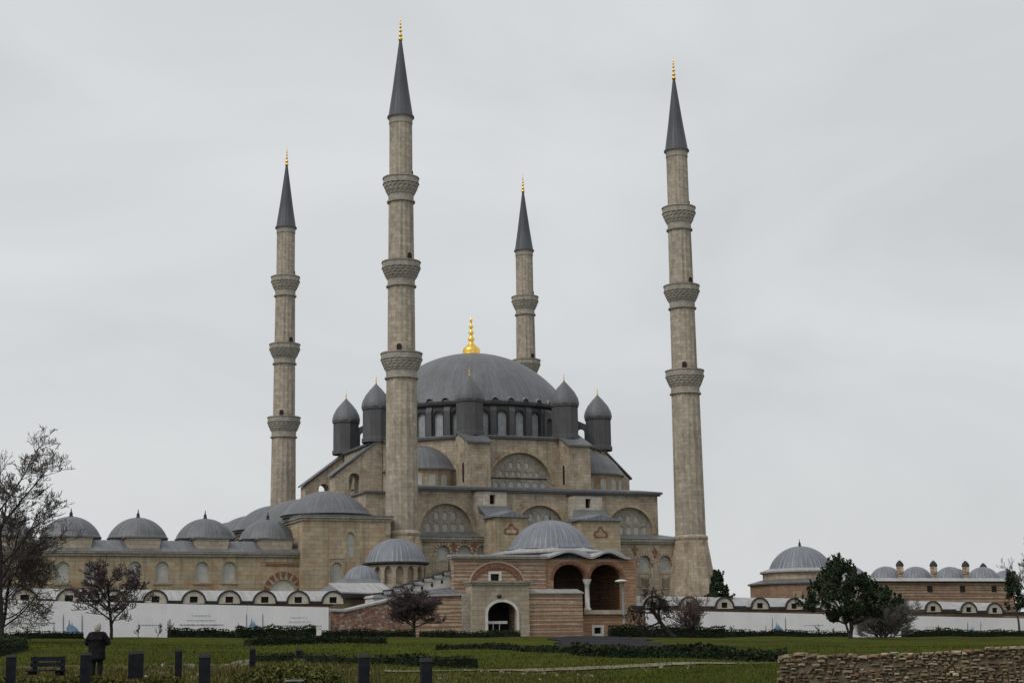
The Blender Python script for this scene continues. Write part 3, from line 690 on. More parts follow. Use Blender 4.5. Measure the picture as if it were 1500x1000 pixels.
for i in range(40):                                     # low lead humps round the foot of the dome
    a = 2*pi*i/40; r = 13.75
    mb2 = cap(.55, 0, .5, 4, .02)
    c = Vector((CU+r*cos(a), CV+r*sin(a), 34.95)); out = Vector((cos(a), sin(a), 0)); tt = Vector((-sin(a), cos(a), 0))
    ring = []
    for j in range(5):
        t = pi*j/4; ring.append(tt*(.5*cos(t))+Vector((0, 0, .55*sin(t))))
    for j in range(4):
        mb.face([c+out*.75+ring[j]-Vector((0, 0, .35)), c+out*.75+ring[j+1]-Vector((0, 0, .35)), c-out*1.6+ring[j+1]*.5+Vector((0, 0, 1.0)), c-out*1.6+ring[j]*.5+Vector((0, 0, 1.0))], sm=True)
P_(mb, 'dome_rib', 'leadpale', dome)
mb = MB(); mb.lathe(CU, CV, [(1.25, 43.4), (1.35, 43.55), (1.2, 43.75), (1.3, 44.0), (1.2, 44.4), (.8, 44.8), (.45, 45.1), (.3, 45.5), (.55, 45.8), (.3, 46.15), (.2, 46.5), (.45, 46.8), (.2, 47.1), (.15, 47.4), (.36, 47.7), (.15, 48.0), (.12, 48.4), (.25, 48.6), (.1, 48.85), (.02, 49.3)], 20); P_(mb, 'finial', 'gold', dome)
# octagon top: a small paved deck closes the drum
# ------------------------------------------------------------------ portico block at the left of the nearest minaret
po = lthing('portico_block', 'plain ashlar portico wing with wide shallow lead domes, left of the nearest minaret', 'portico', -8, 0, 2.6)
def PO(mb, n, m, par=None, **k): return mb.build(n, M[m], par or po, **k)
PU0, PU1, PV, PZ = -13.0, -2.25, -2.3, 17.1
mb = MB(); u1, zt1 = hv(513.5, 779, PV); u2, zt2 = hv(493.5, 823, PV)
fpanel(mb, PV, rect(PU0, PU1, 2.3, PZ), [arch(u1, zt1-2.9, .95, 2.9), arch(u2, zt2-3.1, 1.3, 3.1, pointed=True)], 0, -.9)
mb.box(PU0, PU0+1, PV+.9, 59, 2.3, PZ); mb.box(PU1-1, PU1, PV+.9, 59, 2.3, PZ); mb.box(PU0+1, PU1-1, 58, 59, 2.3, PZ); PO(mb, 'wall', 'court')
for u, zt, w, h, pt in ((u1, zt1, .95, 2.9, False), (u2, zt2, 1.3, 3.1, True)):
    p = MB(); fpanel(p, PV, arch(u, zt-h, w, h, pointed=pt), (), -.3, -.4); w_ = PO(p, 'window', 'pane')
fr = MB(); fpanel(fr, PV, rect(u2-1.0, u2+1.0, zt2-3.4, zt2+.55), [rect(u2-.82, u2+.82, zt2-3.3, zt2+.4)], .06, -.05); PO(fr, 'frame', 'tymp')
mb = MB(); mb.box(PU0-.3, PU1+.3, PV-.3, 59.3, PZ, PZ+.22); mb.box(PU0-.15, PU1+.15, PV-.15, 59.15, PZ-.3, PZ); PO(mb, 'cornice', 'tymp')
mb = MB(); mb.box(PU0-.35, PU1+.35, PV-.35, 59.3, PZ+.22, PZ+.38); PO(mb, 'roof', 'lead')
for (v, r, z, h) in ((3.6, 5.1, 17.7, 2.9), (15.5, 5.2, 17.7, 3.0), (28.3, 5.2, 17.7, 3.3), (41, 5.2, 17.7, 3.0), (53, 5.2, 17.7, 3.0)):
    d = MB(); d.lathe(-8.4, v, [(r+.35, PZ+.38), (r+.35, z), (r+.5, z+.12)], 12, smooth=False); dr = PO(d, 'dome_drum', 'leaddark')
    d = MB(); d.lathe(-8.4, v, [(r+.5, z+.1), (r+.45, z+.22)]+cap(r+.2, z+.25, h, 12, .03), 40); PO(d, 'dome', 'lead', dr)
tb = MB(); uu, zz = hv(567, 766, PV+.3); tb.box(uu-.35, uu+.3, PV-.1, PV+.7, PZ-1.9, PZ-.32); PO(tb, 'corner_bracket', 'pale')
# ------------------------------------------------------------------ courtyard wing
cw = lthing('courtyard_wing', 'long low ashlar courtyard wall with a row of lead domes at the far left', 'courtyard wing', -30, 0, 2.6)
def CW(mb, n, m, par=None, **k): return mb.build(n, M[m], par or cw, **k)
CVV = -1.0; mb = MB(); holes = []; ws = []
for px in (42, 92, 134, 198, 238, 296, 336):
    u, zt = hv(px, 822, CVV); zb_ = zt-2.35; ws.append((u, zt, zb_)); holes.append(arch(u, zb_, 1.5, zt-zb_, pointed=True))
up, zp = hv(415, 848, CVV)
holes.append(arch(up, 6.4, 2.9, zp-6.4, pointed=True))
fpanel(mb, CVV, rect(-52, -13.0, 2.3, 12.9), holes, 0, -.8); mb.box(-52, -51, -.2, 57, 2.3, 12.9); mb.box(-51, -13.0, 7, 8, 2.3, 12.9); mb.box(-51, -13, 56, 57, 2.3, 12.9)
CW(mb, 'wall', 'court')
for u, zt, zb_ in ws:
    p = MB(); fpanel(p, CVV, arch(u, zb_, 1.5, zt-zb_, pointed=True), (), -.3, -.4); w_ = CW(p, 'window', 'pane')
    p = MB(); p.box(u-1.0, u+1.0, CVV-.12, CVV+.1, zb_-.22, zb_-.02); CW(p, 'sill', 'court', w_)
p = MB(); fpanel(p, CVV, arch(up, 6.4, 2.9, zp-6.4, pointed=True), (), -.35, -.45); CW(p, 'portal_tympanum', 'white')
for i in range(9):                                   # saw-tooth voussoirs round the portal
    a = pi*(i+.5)/9; r0, r1 = 1.62, 2.35; c0 = zp-1.45; p = MB()
    q = [(up+r0*cos(a-.07), c0+r0*sin(a-.07)), (up+r1*cos(a-.13), c0+r1*sin(a-.13)), (up+r1*cos(a+.13), c0+r1*sin(a+.13)), (up+r0*cos(a+.07), c0+r0*sin(a+.07))]
    fpanel(p, CVV, q, (), .05, -.05); CW(p, 'voussoir', 'vouss', recalc=True)
p = MB(); ua, zb_ = hv(389, 826, CVV); ub, _ = hv(445, 826, CVV); p.box(ua, ub, CVV-.1, CVV+.1, zb_-.15, zb_+.12); CW(p, 'portal_moulding', 'vouss')
p = MB(); fpanel(p, CVV, rect(ua-.6, ub, 2.4, 12.2), [rect(ua-.45, ub-.15, 2.5, 12.05)], .05, -.05); CW(p, 'portal_frame', 'court')
mb = MB(); mb.box(-52.3, -13.0, CVV-.35, 8.3, 12.9, 13.12); mb.box(-52.15, -13.0, CVV-.2, 8.1, 12.6, 12.9); CW(mb, 'cornice', 'tymp')
mb = MB(); mb.loft([(-52.4, CVV-.4, 13.12), (-13.0, CVV-.4, 13.12), (-13.0, 8.4, 13.12), (-52.4, 8.4, 13.12)], [(-51.5, 1.6, 14.55), (-13.0, 1.6, 14.55), (-13.0, 6.4, 14.55), (-51.5, 6.4, 14.55)]); CW(mb, 'roof', 'lead')
for px in (2, 103, 201.5, 300, 392):
    u, z = hv(px, 785, 4.2); mb = MB(); zb_ = 14.75
    mb.lathe(u, 4.2, [(3.5, 14.3), (3.5, zb_+.1), (3.62, zb_+.2)], 8, a0=pi/8, a1=2*pi+pi/8, smooth=False); dd = CW(mb, 'dome_drum', 'leaddark')
    mb = MB(); mb.lathe(u, 4.2, [(3.5, zb_+.15)]+cap(3.4, zb_+.2, 2.4, 12, .03), 40); CW(mb, 'dome', 'lead', dd)
    mb = MB(); mb.lathe(u, 4.2, [(.3, 17.3), (.16, 17.55), (.2, 17.7), (.08, 17.9), (.03, 18.3)], 10); CW(mb, 'finial', 'edge', dd)
    mb = MB(); w0, w1 = 1.75, 1.95
    mb.loft([(u-w0-.1, -.55, 13.45), (u+w0-.1, -.55, 13.45), (u+w0-.1, 2.5, 13.45), (u-w0-.1, 2.5, 13.45)], [(u-w1-.1, -.55, 14.65), (u+w1-.1, -.55, 14.65), (u+w1-.1, 2.5, 14.65), (u-w1-.1, 2.5, 14.65)]); lu = CW(mb, 'lunette', 'pale')
    mb = MB(); mb.box(u-w1-.3, u+w1+.1, -.7, 2.6, 14.67, 14.82); CW(mb, 'lunette_cap', 'lead', lu)
# ------------------------------------------------------------------ brick entrance building in front
eb = lthing('entrance_building', 'striped brick and stone entrance building with arched gateway, open loggia and ribbed lead dome', 'entrance building', 1.5, -38, 2.6)
def EB(mb, n, m, par=None, **k): return mb.build(n, M[m], par or eb, **k)
V1 = -37.6
def U(px, v=V1, py=870): return hv(px, py, v)[0]
def Z(py, v=V1, px=760): return hv(px, py, v)[1]
ul, ur = U(665), U(800); lr = U(932, -37.4)
wu, wz0 = hv(725, 857, V1); _, wz1 = hv(725, 838, V1)
mb = MB(); fpanel(mb, V1, rect(ul, ur, 2.3, 10.45), [rect(wu-.5, wu+.5, wz0+.1, wz1-.1), rect(U(714, -39.3)-.2, U(756, -39.3)+.2, 2.4, 6.4)], 0, -.7)
mb.box(ur-2, ur-1.3, V1+.7, -18.7, 2.3, 10.45); mb.box(ur-2, lr, -18.7, -18, 2.3, 10.45); EB(mb, 'upper_wall', 'stripe2')
p = MB(); fpanel(p, V1, rect(wu-.5, wu+.5, wz0+.1, wz1-.1), (), -.3, -.4); wi = EB(p, 'window', 'darkpane')
p = MB(); fpanel(p, V1, rect(wu-.68, wu+.68, wz0-.1, wz1+.1), [rect(wu-.46, wu+.46, wz0+.13, wz1-.13)], .07, -.2); EB(p, 'frame', 'white', wi)
ac = U(728); aw = U(760)-U(696); azs = Z(857); ah = Z(832)-azs
p = MB(); archring(p, (0, V1), *FR, ac, azs, aw, ah, .5, .12, -.1, n=24); EB(p, 'relief_arch', 'vouss')
p = MB(); archring(p, (0, V1), *FR, ac, azs, aw+1.04, ah+.52, .16, .16, -.1, n=24); EB(p, 'relief_moulding', 'pale')
p = MB(); p.box(ul-.2, ur, V1-.3, -36.7, 10.45, 10.62); p.box(ul-.3, ur, V1-.4, -36.6, 10.62, 10.8); p.box(ur-2.3, ur, -36.6, -17.7, 10.45, 10.8); EB(p, 'eaves', 'leadroof')
# portal
VP = -39.3; a0_, a1_ = U(691, VP), U(775, VP); zt = Z(856, VP); g0, g1 = U(714, VP), U(756, VP); gt = Z(881, VP)
mb = MB(); fpanel(mb, VP, rect(a0_, a1_, 2.0, zt), [arch((g0+g1)/2, 2.05, g1-g0, gt-2.05, (g1-g0)*.38, n=18)], 0, -.5); mb.box(a0_+.01, g0-.35, VP+.5, V1-.01, 2.0, zt-.01); mb.box(g1+.35, a1_-.01, VP+.5, V1-.01, 2.0, zt-.01); mb.box(g0-.35, g1+.35, VP+.5, V1-.01, gt+.3, zt-.01); por = EB(mb, 'portal', 'pale')
p = MB(); archring(p, (0, VP), *FR, (g0+g1)/2, gt-(g1-g0)*.38, g1-g0, (g1-g0)*.38, .26, .08, -.1, n=18, legs=3.5); EB(p, 'gate_surround', 'white', por)
p = MB(); p.box(a0_-.1, a1_+.1, VP-.18, V1-.01, zt, zt+.2); p.box(a0_-.2, a1_+.2, VP-.3, V1-.01, zt+.2, zt+.38); EB(p, 'portal_cornice', 'tymp', por)
u_, z_ = hv(731, 873, VP); p = MB(); p.lathe(u_, VP-.02, [(.02, z_-.22), (.2, z_-.1), (.26, z_), (.2, z_+.14), (.02, z_+.2)], 10); EB(p, 'boss', 'edge', por)
p = MB(); p.box(g0-.3, g1+.3, V1+.75, V1+8, 2.2, 7.0)
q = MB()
q.face([(g0-.3, V1+.72, 2.3), (g1+.3, V1+.72, 2.3), (g1+.3, V1+.72, 7.2), (g0-.3, V1+.72, 7.2)]); EB(q, 'passage_darkness', 'black', por)  # flat black sheet painted as the shade deep in the passage
mb = MB(); x0, x1 = U(677, -38.9), a0_; mb.box(x0, x1, -38.9, V1-.01, 2.0, Z(868, -38.9)); EB(mb, 'grey_pilaster', 'balc')
# low front wall right of the portal
VL = -39.0; x0, x1 = a1_, U(853, VL); zl = Z(869, VL)
mb = MB(); mb.box(x0, x1, VL, V1+.0, 2.0, zl); EB(mb, 'front_wall', 'stripe')
p = MB(); p.loft([(x0, VL-.15, zl), (x1+.1, VL-.15, zl), (x1+.1, V1-.02, zl), (x0, V1-.02, zl)], [(x0, VL-.15, zl+.1), (x1+.1, VL-.15, zl+.1), (x1+.1, V1-.02, zl+.5), (x0, V1-.02, zl+.5)]); EB(p, 'lead_coping', 'leadroof')
# loggia
VG = -37.4; h0, hm, h1 = U(811, VG), U(862, VG), U(912, VG); zs = Z(848, VG, 860); zsl = Z(893, VG, 880); at1 = Z(826, VG, 840)
def two():
    q = [(h0, zsl), (h1, zsl)]
    for a, b in ((h1, hm+.22), (hm-.22, h0)):
        c = (a+b)/2; w = abs(a-b)/2
        for i in range(15):
            t = pi*i/14; q.append((c+w*cos(t), zs+(at1-zs)*sin(t)**.9 if sin(t) > 0 else zs))
    return q
mb = MB(); sw0, sz0 = hv(870, 928, VG); sw1, sz1 = hv(881, 918, VG)
fpanel(mb, VG, rect(ur, lr, 2.0, 10.45), [two(), rect(sw0, sw1, sz0, sz1)], 0, -.7)
mb.box(lr-.7, lr, VG+.7, -18.7, 2.0, 10.45); EB(mb, 'loggia_wall', 'orange')
for a, b in ((h1, hm+.22), (hm-.22, h0)):
    p = MB(); archring(p, (0, VG), *FR, (a+b)/2, zs, abs(a-b), at1-zs, .3, .06, -.1, n=20); EB(p, 'loggia_arch', 'vouss')
p = MB(); p.box(ur, lr-.7, -30.5, -29.9, zsl-.3, 10.4); EB(p, 'loggia_back_wall', 'shadebrick')
p = MB(); p.box(ur, ur+.5, VG+.72, -30.5, zsl-.3, 10.4); EB(p, 'loggia_side_wall', 'shadebrick')
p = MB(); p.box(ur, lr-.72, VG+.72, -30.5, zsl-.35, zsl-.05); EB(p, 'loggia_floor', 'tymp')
p = MB(); p.box(ur, lr-.72, VG+.72, -30.5, 10.05, 10.4); EB(p, 'loggia_ceiling', 'shadebrick')
p = MB(); c = hm; p.lathe(c, VG+.3, [(.36, zsl), (.36, zsl+.18), (.25, zsl+.28), (.23, zs-.55), (.28, zs-.5), (.3, zs-.4), (.46, zs-.05), (.46, zs+.02)], 16); EB(p, 'column', 'white')
p = MB(); p.box(U(853, VG), U(916, VG), VG-.35, VG+.02, zsl-.42, zsl+.02); EB(p, 'sill', 'pale')
p = MB(); fpanel(p, VG, rect(sw0, sw1, sz0, sz1), (), -.35, -.45); wi = EB(p, 'window', 'black')
p = MB(); fpanel(p, VG, rect(sw0-.25, sw1+.25, sz0-.22, sz1+.22), [rect(sw0+.03, sw1-.03, sz0+.03, sz1-.03)], .07, -.2); EB(p, 'frame', 'white', wi)
p = MB(); n = 26; e0, e1 = U(786, VG), U(922, VG)                  # wavy lead eaves over the two arches
def wave(u):
    c1, c2 = U(832, VG), U(890, VG); b = 10.5
    for c, w in ((c1, 2.7), (c2, 2.1)):
        if abs(u-c) < w: b = max(b, 10.5+.62*(.5+.5*cos(pi*(u-c)/w)))
    return b
for i in range(n):
    xa, xb = e0+(e1-e0)*i/n, e0+(e1-e0)*(i+1)/n; za, zb_ = wave(xa), wave(xb)
    p.loft([(xa, VG-.55, za-.04), (xb, VG-.55, zb_-.04), (xb, -32, zb_-.04), (xa, -32, za-.04)], [(xa, VG-.55, za+.16), (xb, VG-.55, zb_+.16), (xb, -32, zb_+.16), (xa, -32, za+.16)])
EB(p, 'wavy_eaves', 'leadroof')
p = MB(); p.box(ur, lr+.3, VG+.02, -17.8, 10.4, 10.52); EB(p, 'roof', 'lead')
for px, r in ((834, 2.5), (893, 1.8)):
    p = MB(); p.lathe(U(px, -34.4), -34.4, [(r+.1, 10.4)]+cap(r, 10.9, .75, 8, .03), 28); EB(p, 'small_dome', 'leadpale')
bu, bv = 8.8, -24.0
mb = MB(); mb.lathe(bu, bv, [(6.5, 10.4), (6.5, 11.55)], 8, a0=pi/8, a1=2*pi+pi/8, smooth=False); dd = EB(mb, 'dome_drum', 'stripe2')
mb = MB(); mb.lathe(bu, bv, [(6.5, 11.5), (6.95, 11.6), (6.95, 11.75), (4.9, 12.2), (4.75, 12.35)], 8, a0=pi/8, a1=2*pi+pi/8, smooth=False); EB(mb, 'drum_eaves', 'leadroof', dd)
mb = MB(); mb.lathe(bu, bv, [(4.85, 12.2), (4.8, 12.4)]+cap(4.55, 12.4, 3.05, 14, .03), 64, R0=4.6); EB(mb, 'dome', 'leadpale', dd)
mb = MB(); mb.lathe(bu, bv, [(.22, 15.35), (.1, 15.6), (.14, 15.7), (.04, 15.9), (.02, 16.3)], 8); EB(mb, 'finial', 'edge', dd)
bt = lthing('gate_barrier', 'pale metal crowd barrier standing inside the dark arched gateway', 'barrier', (g0+g1)/2, -38.6, g(-3, 156))
zf = g(-3, 156); p = MB()
for x in (g0+.15, g0+.8, g0+1.45): p.box(x, x+.06, -38.65, -38.59, zf-.3, zf+1.3)
p.build('post', M['white'], bt); p = MB(); p.box(g0+.05, g1-.7, -38.66, -38.58, Z(913, -38.6, 735), Z(909, -38.6, 735)); p.build('rail', M['white'], bt)

# rubble wall climbing towards the entrance, left
sw = lthing('garden_wall', 'patched red brick wall with a pale coping rising to the right, left of the gateway', 'wall', -13, -38.6, 2.6)
VW = -38.6; pts = [(484, 892), (505, 893), (575, 876), (600, 871), (677, 869)]
top = [hv(a, b, VW) for a, b in pts]
mb = MB(); fpanel(mb, VW, [(top[0][0], 2.0), (top[-1][0], 2.0)]+[(u, z-.18) for u, z in reversed(top)], (), 0, -.7); mb.build('wall', M['rubble'], sw)
uu = U(600, VW-.1); mb = MB(); zz = Z(872, VW, 640); mb.box(uu, top[-1][0], VW-.09, VW-.02, 2.0, zz-.3); mb.build('striped_facing', M['stripe'], sw)
mb = MB()
for (a, za), (b, zb_) in zip(top, top[1:]): mb.loft([(a, VW-.15, za-.18), (b, VW-.15, zb_-.18), (b, VW+.8, zb_-.18), (a, VW+.8, za-.18)], [(a, VW-.15, za), (b, VW-.15, zb_), (b, VW+.8, zb_+.12), (a, VW+.8, za+.12)])
mb.build('coping', M['leadroof'], sw)
mb = MB(); ua_, ub_ = U(598, VW), top[-1][0]; zc0 = Z(869, VW, 640); mb.loft([(ua_, VW+.1, zc0), (ub_, VW+.1, zc0), (ub_, VW+2.2, zc0), (ua_, VW+2.2, zc0)], [(ua_, VW+.1, zc0+.05), (ub_, VW+.1, zc0+.05), (ub_, VW+2.2, zc0+.75), (ua_, VW+2.2, zc0+.15)]); mb.build('lead_ledge', M['lead'], sw)
mb = MB(); mb.box(top[0][0]-.75, top[0][0], VW-.1, VW+.7, 2.0, 5.0); mb.build('end_pier', M['balc'], sw)
# stepped vaults climbing behind it
sv = lthing('stepped_vault', 'white staircase wall under a rising row of small lead capped steps', 'staircase', -10, -36.4, 2.6)
VS = -36.2; s0 = hv(546, 879, VS); s1 = hv(664, 846, VS); n = 8; mb = MB(); lb = MB(); wb = MB()
for i in range(n):
    a = s0[0]+(s1[0]-s0[0])*i/n; b = s0[0]+(s1[0]-s0[0])*(i+1)/n; z = s0[1]+(s1[1]-s0[1])*i/(n-1)
    mb = MB(); mb.box(a, b, VS, VS+2.4, 2.4, z+.25); st = mb.build('step_wall', M['white'], sv)
    p = MB(); p.box(b-.26, b-.06, VS-.03, VS+.1, z-.25, z+.1); p.build('slit_window', M['black'], st)
    lb = MB(); lb.loft([(a-.12, VS-.2, z+.25), (b+.02, VS-.2, z+.25), (b+.02, VS+2.6, z+.25), (a-.12, VS+2.6, z+.25)], [(a+.1, VS-.2, z+.5), (b+.02, VS-.2, z+.62), (b+.02, VS+2.6, z+.62), (a+.1, VS+2.6, z+.5)]); lb.build('lead_cap', M['leadroof'], st)
    lb = MB(); lb.box(b-.22, b+.0, VS-.26, VS+2.6, z+.5, z+.78); lb.build('ridge', M['edge'], st)
# low lead roofs behind the wall
lo = lthing('lead_roofed_building', 'low building with overlapping grey lead roofs behind the left garden wall', 'building', -14, -27, 2.6)
mb = MB(); a, b = hv(485, 885, -31)[0], hv(600, 885, -31)[0]; mb.box(a, b, -31, -19, 2.3, 7.0); mb.build('wall', M['court'], lo)
mb = MB(); mb.loft([(a-.4, -31.4, 6.75), (b+.4, -31.4, 6.75), (b+.4, -18.7, 6.75), (a-.4, -18.7, 6.75)], [(a+3, -26, 9.0), (b-2, -26, 9.0), (b-2, -24, 9.0), (a+3, -24, 9.0)]); mb.build('roof', M['lead'], lo)
mb = MB(); c = hv(530, 870, -33)[0]; mb.loft([(c-2.2, -33.4, 7.3), (c+3.4, -33.4, 7.1), (c+3.4, -29, 8.3), (c-2.2, -29, 8.3)], [(c-2.2, -33.4, 7.42), (c+3.4, -33.4, 7.22), (c+3.4, -29, 8.45), (c-2.2, -29, 8.45)]); mb.build('lean_to_roof', M['leadroof'], lo)
mb = MB(); c = hv(530, 850, -18)[0]; mb.lathe(c, -18, [(1.9, 5), (1.9, 8.7), (2.15, 8.8)]+cap(2.05, 8.9, 1.9, 8, .03), 24); mb.build('small_dome', M['leadpale'], lo)
# domed kiosk
ki = lthing('domed_kiosk', 'round kiosk with a pale lead dome over a ring of small arches', 'kiosk', -5.6, -14, 2.6)
ku, kv, kr = -5.55, -14, 3.3; mb = MB(); K = 16
for k in range(K):
    a = 2*pi*(k+.5)/K; N = (cos(a), sin(a)); T = (-sin(a), cos(a)); hw = kr*math.tan(pi/K)
    mb.panel((ku+N[0]*kr, kv+N[1]*kr), T, N, rect(-hw, hw, 8.3, 11.1), [arch(0, 8.85, hw*1.25, 1.95, .62)], 0, -.35)
mb.build('arcade', M['pale'], ki)
mb = MB(); mb.lathe(ku, kv, [(kr-.4, 8.4), (kr-.4, 11.0)], 16, smooth=False); mb.build('arcade_back', M['ashlar'], ki)
mb = MB(); mb.lathe(ku, kv, [(4.6, 2.3), (4.6, 7.6), (4.9, 7.7), (4.9, 7.9), (kr+.05, 8.4)], 16, smooth=False); mb.build('base', M['court'], ki)
mb = MB(); mb.lathe(ku, kv, [(kr, 10.95), (kr+.42, 11.1), (kr+.42, 11.25), (kr+.1, 11.35)], 48, smooth=False); mb.build('eaves', M['edge'], ki)
mb = MB(); mb.lathe(ku, kv, [(kr+.3, 11.26)]+cap(kr+.15, 11.35, 2.65, 14, .03), 64, R0=4.2); mb.build('dome', M['leadpale'], ki)

# ------------------------------------------------------------------ boundary walls with dormers
def boundary(label, u0, u1, ztab, pxs, mw, v=-37.0):
    t = lthing('boundary_wall', label, 'wall', (u0+u1)/2, v, 2.6)
    def zt(u): return lerp_tab(ztab, u)
    n = max(2, int((u1-u0)/6)); us = [u0+(u1-u0)*i/n for i in range(n+1)]
    mb = MB(); rf = MB(); ed = MB()
    for a, b in zip(us, us[1:]):
        za, zb_ = zt(a), zt(b)
        mb.loft([(a, v, .8), (b, v, .8), (b, v+3.4, .8), (a, v+3.4, .8)], [(a, v, za), (b, v, zb_), (b, v+3.4, zb_), (a, v+3.4, za)])
        rf.loft([(a, v-.4, za+.02), (b, v-.4, zb_+.02), (b, v+3.6, zb_+.02), (a, v+3.6, za+.02)], [(a, v-.4, za+.14), (b, v-.4, zb_+.14), (b, v+1.7, zb_+1.15), (a, v+1.7, za+1.15)])
        ed.box(a, b, v-.46, v-.4, min(za, zb_)-.08, max(za, zb_)+.1)
    mb.build('wall', M[mw], t); rf.build('roof', M['leadroof'], t, recalc=True); ed.build('gutter', M['edge'], t)
    for px in pxs:
        u = hv(px, 875, v-.6)[0]
        if not (u0 <= u <= u1): continue
        z = zt(u)-.12; w, h, th = 2.0, 1.08, .15
        d = MB(); fpanel(d, v-.62, arch(u, z, w, h, h*.92, n=14), [rect(u-.36, u+.36, z+.08, z+.64)], 0, -.3)
        dm = d.build('dormer', M['cream'], t)
        p = MB(); fpanel(p, v-.62, rect(u-.36, u+.36, z+.08, z+.64), (), -.15, -.2); p.build('window', M['black'], dm)
        e = MB(); archring(e, (0, v-.62), *FR, u, z+.07, w, h-.07, th, .1, -.12, n=14); e.build('lead_edge', M['edge'], dm)
        e = MB(); archring(e, (0, v-.62), *FR, u, z+.07, w, h-.07, th-.02, -.12, -2.2, n=14); e.build('vault', M['leadroof'], dm)
boundary('low wall under a pale lead roof with arched dormers, behind the left hoarding', -58, -19.6, [(-58, 6.7), (-50, 6.55), (-35, 6.35), (-20, 6.25)], [-28, 36, 101, 166, 228, 284, 336, 388, 437, 488], 'stripe2')
boundary('low wall under a pale lead roof with arched dormers, behind the right hoarding', 11.6, 58.6, [(11, 5.75), (21.7, 5.6), (40, 5.3), (58, 4.85)], [957, 1009, 1061, 1113, 1163, 1214, 1265, 1315, 1366, 1418, 1456], 'stripe2')
mb = MB(); bw = lthing('lean_to_wall', 'plain low brick wall with a dark roof edge continuing past the last dormer at the right', 'wall', 62, -37, 1.6)
mb.box(58.6, 72, -37, -34, .5, 4.7); mb.build('wall', M['stripe'], bw); mb = MB(); mb.box(58.6, 72.2, -37.3, -33.7, 4.7, 4.95); mb.build('roof', M['edge'], bw)

# ------------------------------------------------------------------ hoardings
VH = -41.0
def hoarding(label, u0, u1, z0, z1, zb_, pics, texts):
    t = lthing('hoarding', label, 'hoarding', (u0+u1)/2, VH, zb_)
    mb = MB(); n = int((u1-u0)/2.4)
    for i in range(n):
        a, b = u0+(u1-u0)*i/n, u0+(u1-u0)*(i+1)/n; za, zc = z0+(z1-z0)*i/n, z0+(z1-z0)*(i+1)/n
        o = .015*sin(i*2.3); mb.loft([(a, VH+o, zb_), (b, VH+o, zb_), (b, VH+.05+o, zb_), (a, VH+.05+o, zb_)], [(a, VH+o, za), (b, VH+o, zc), (b, VH+.05+o, zc), (a, VH+.05+o, za)])
    mb.build('sheet', M['hoard'], t)
    fr = MB()
    for i in range(n+1):
        a = u0+(u1-u0)*i/n; fr.box(a-.04, a+.04, VH+.08, VH+.16, zb_, z0+(z1-z0)*i/n-.1)
    fr.build('frame', M['edge'], t)
    def pr(pts, m, nm):
        q = MB(); q.panel((0, VH-.03), (1, 0), (0, -1), [hv(x, y, VH-.03) for x, y in pts], (), 0, -.012, back=False); q.build(nm, M[m], t, recalc=True)
    for (x, y0, y1, k) in pics:          # line drawing of the domed mosque with four minarets
        for dx, m, hh in ((-20, 'violet', .55), (-8, 'violet', 1.), (16, 'violet', 1.)):
            dx *= k; w = .75*k; top = y1-(y1-y0)*hh
            pr([(x+dx-w, y1), (x+dx+w, y1), (x+dx+w*.7, top+5*k), (x+dx, top), (x+dx-w*.7, top+5*k)], m, 'emblem_minaret')
        H = (y1-y0)
        pr([(x-4*k, y1), (x-4*k, y1-.35*H), (x-1.5*k, y1-.5*H), (x-.5*k, y1-.74*H), (x+.6*k, y1-.5*H), (x+2*k, y1-.45*H), (x+3*k, y1-.62*H), (x+4*k, y1-.45*H), (x+8*k, y1-.38*H), (x+12*k, y1-.2*H), (x+14*k, y1)], 'blue', 'emblem_dome')
    rnd = random.Random(3)
    for (x0, x1, y, th, m) in texts:      # far too small to read: a row of short dark word shapes
        x = x0
        while x < x1:
            w = rnd.uniform(2.2, 6.5); xe = min(x+w, x1); h = th*rnd.uniform(.75, 1.1)
            pr([(x, y+h/2), (xe, y+h/2), (xe, y-h/2+.15), (x+w*.3, y-h/2), (x, y-h/2*.8)], m, 'lettering'); x = xe+rnd.uniform(.7, 1.3)
hoarding('long white printed hoarding left of the brick wall', -64, -21.2, 6.85, 5.72, 1.5,
    [(369, 897, 926, 1.0), (102, 898, 930, 1.15)],
    [(281, 308, 901, .7, 'print'), (274, 315, 908, .8, 'print'), (263, 327, 914.5, 1.6, 'print'), (425, 451, 904, .7, 'print'), (423, 455, 910, .7, 'print'), (408, 471, 916, 1.6, 'print'),
     (16, 80, 912, 1.6, 'print'), (30, 66, 904, .7, 'print'), (205, 233, 915, 1.2, 'print')])
hoarding('long white printed hoarding between the loggia and the right edge, behind the pine', 11.3, 66, 5.28, 3.95, .2,
    [(1138, 903, 928, .8), (1424, 909, 933, .8)],
    [(1042, 1100, 921, 1.0, 'print'), (1168, 1215, 923, 1.2, 'print'), (1178, 1206, 915, .7, 'print'), (1345, 1393, 925, 1.2, 'print'), (1355, 1380, 918, .7, 'print'), (1456, 1500, 925, 1.2, 'print')])

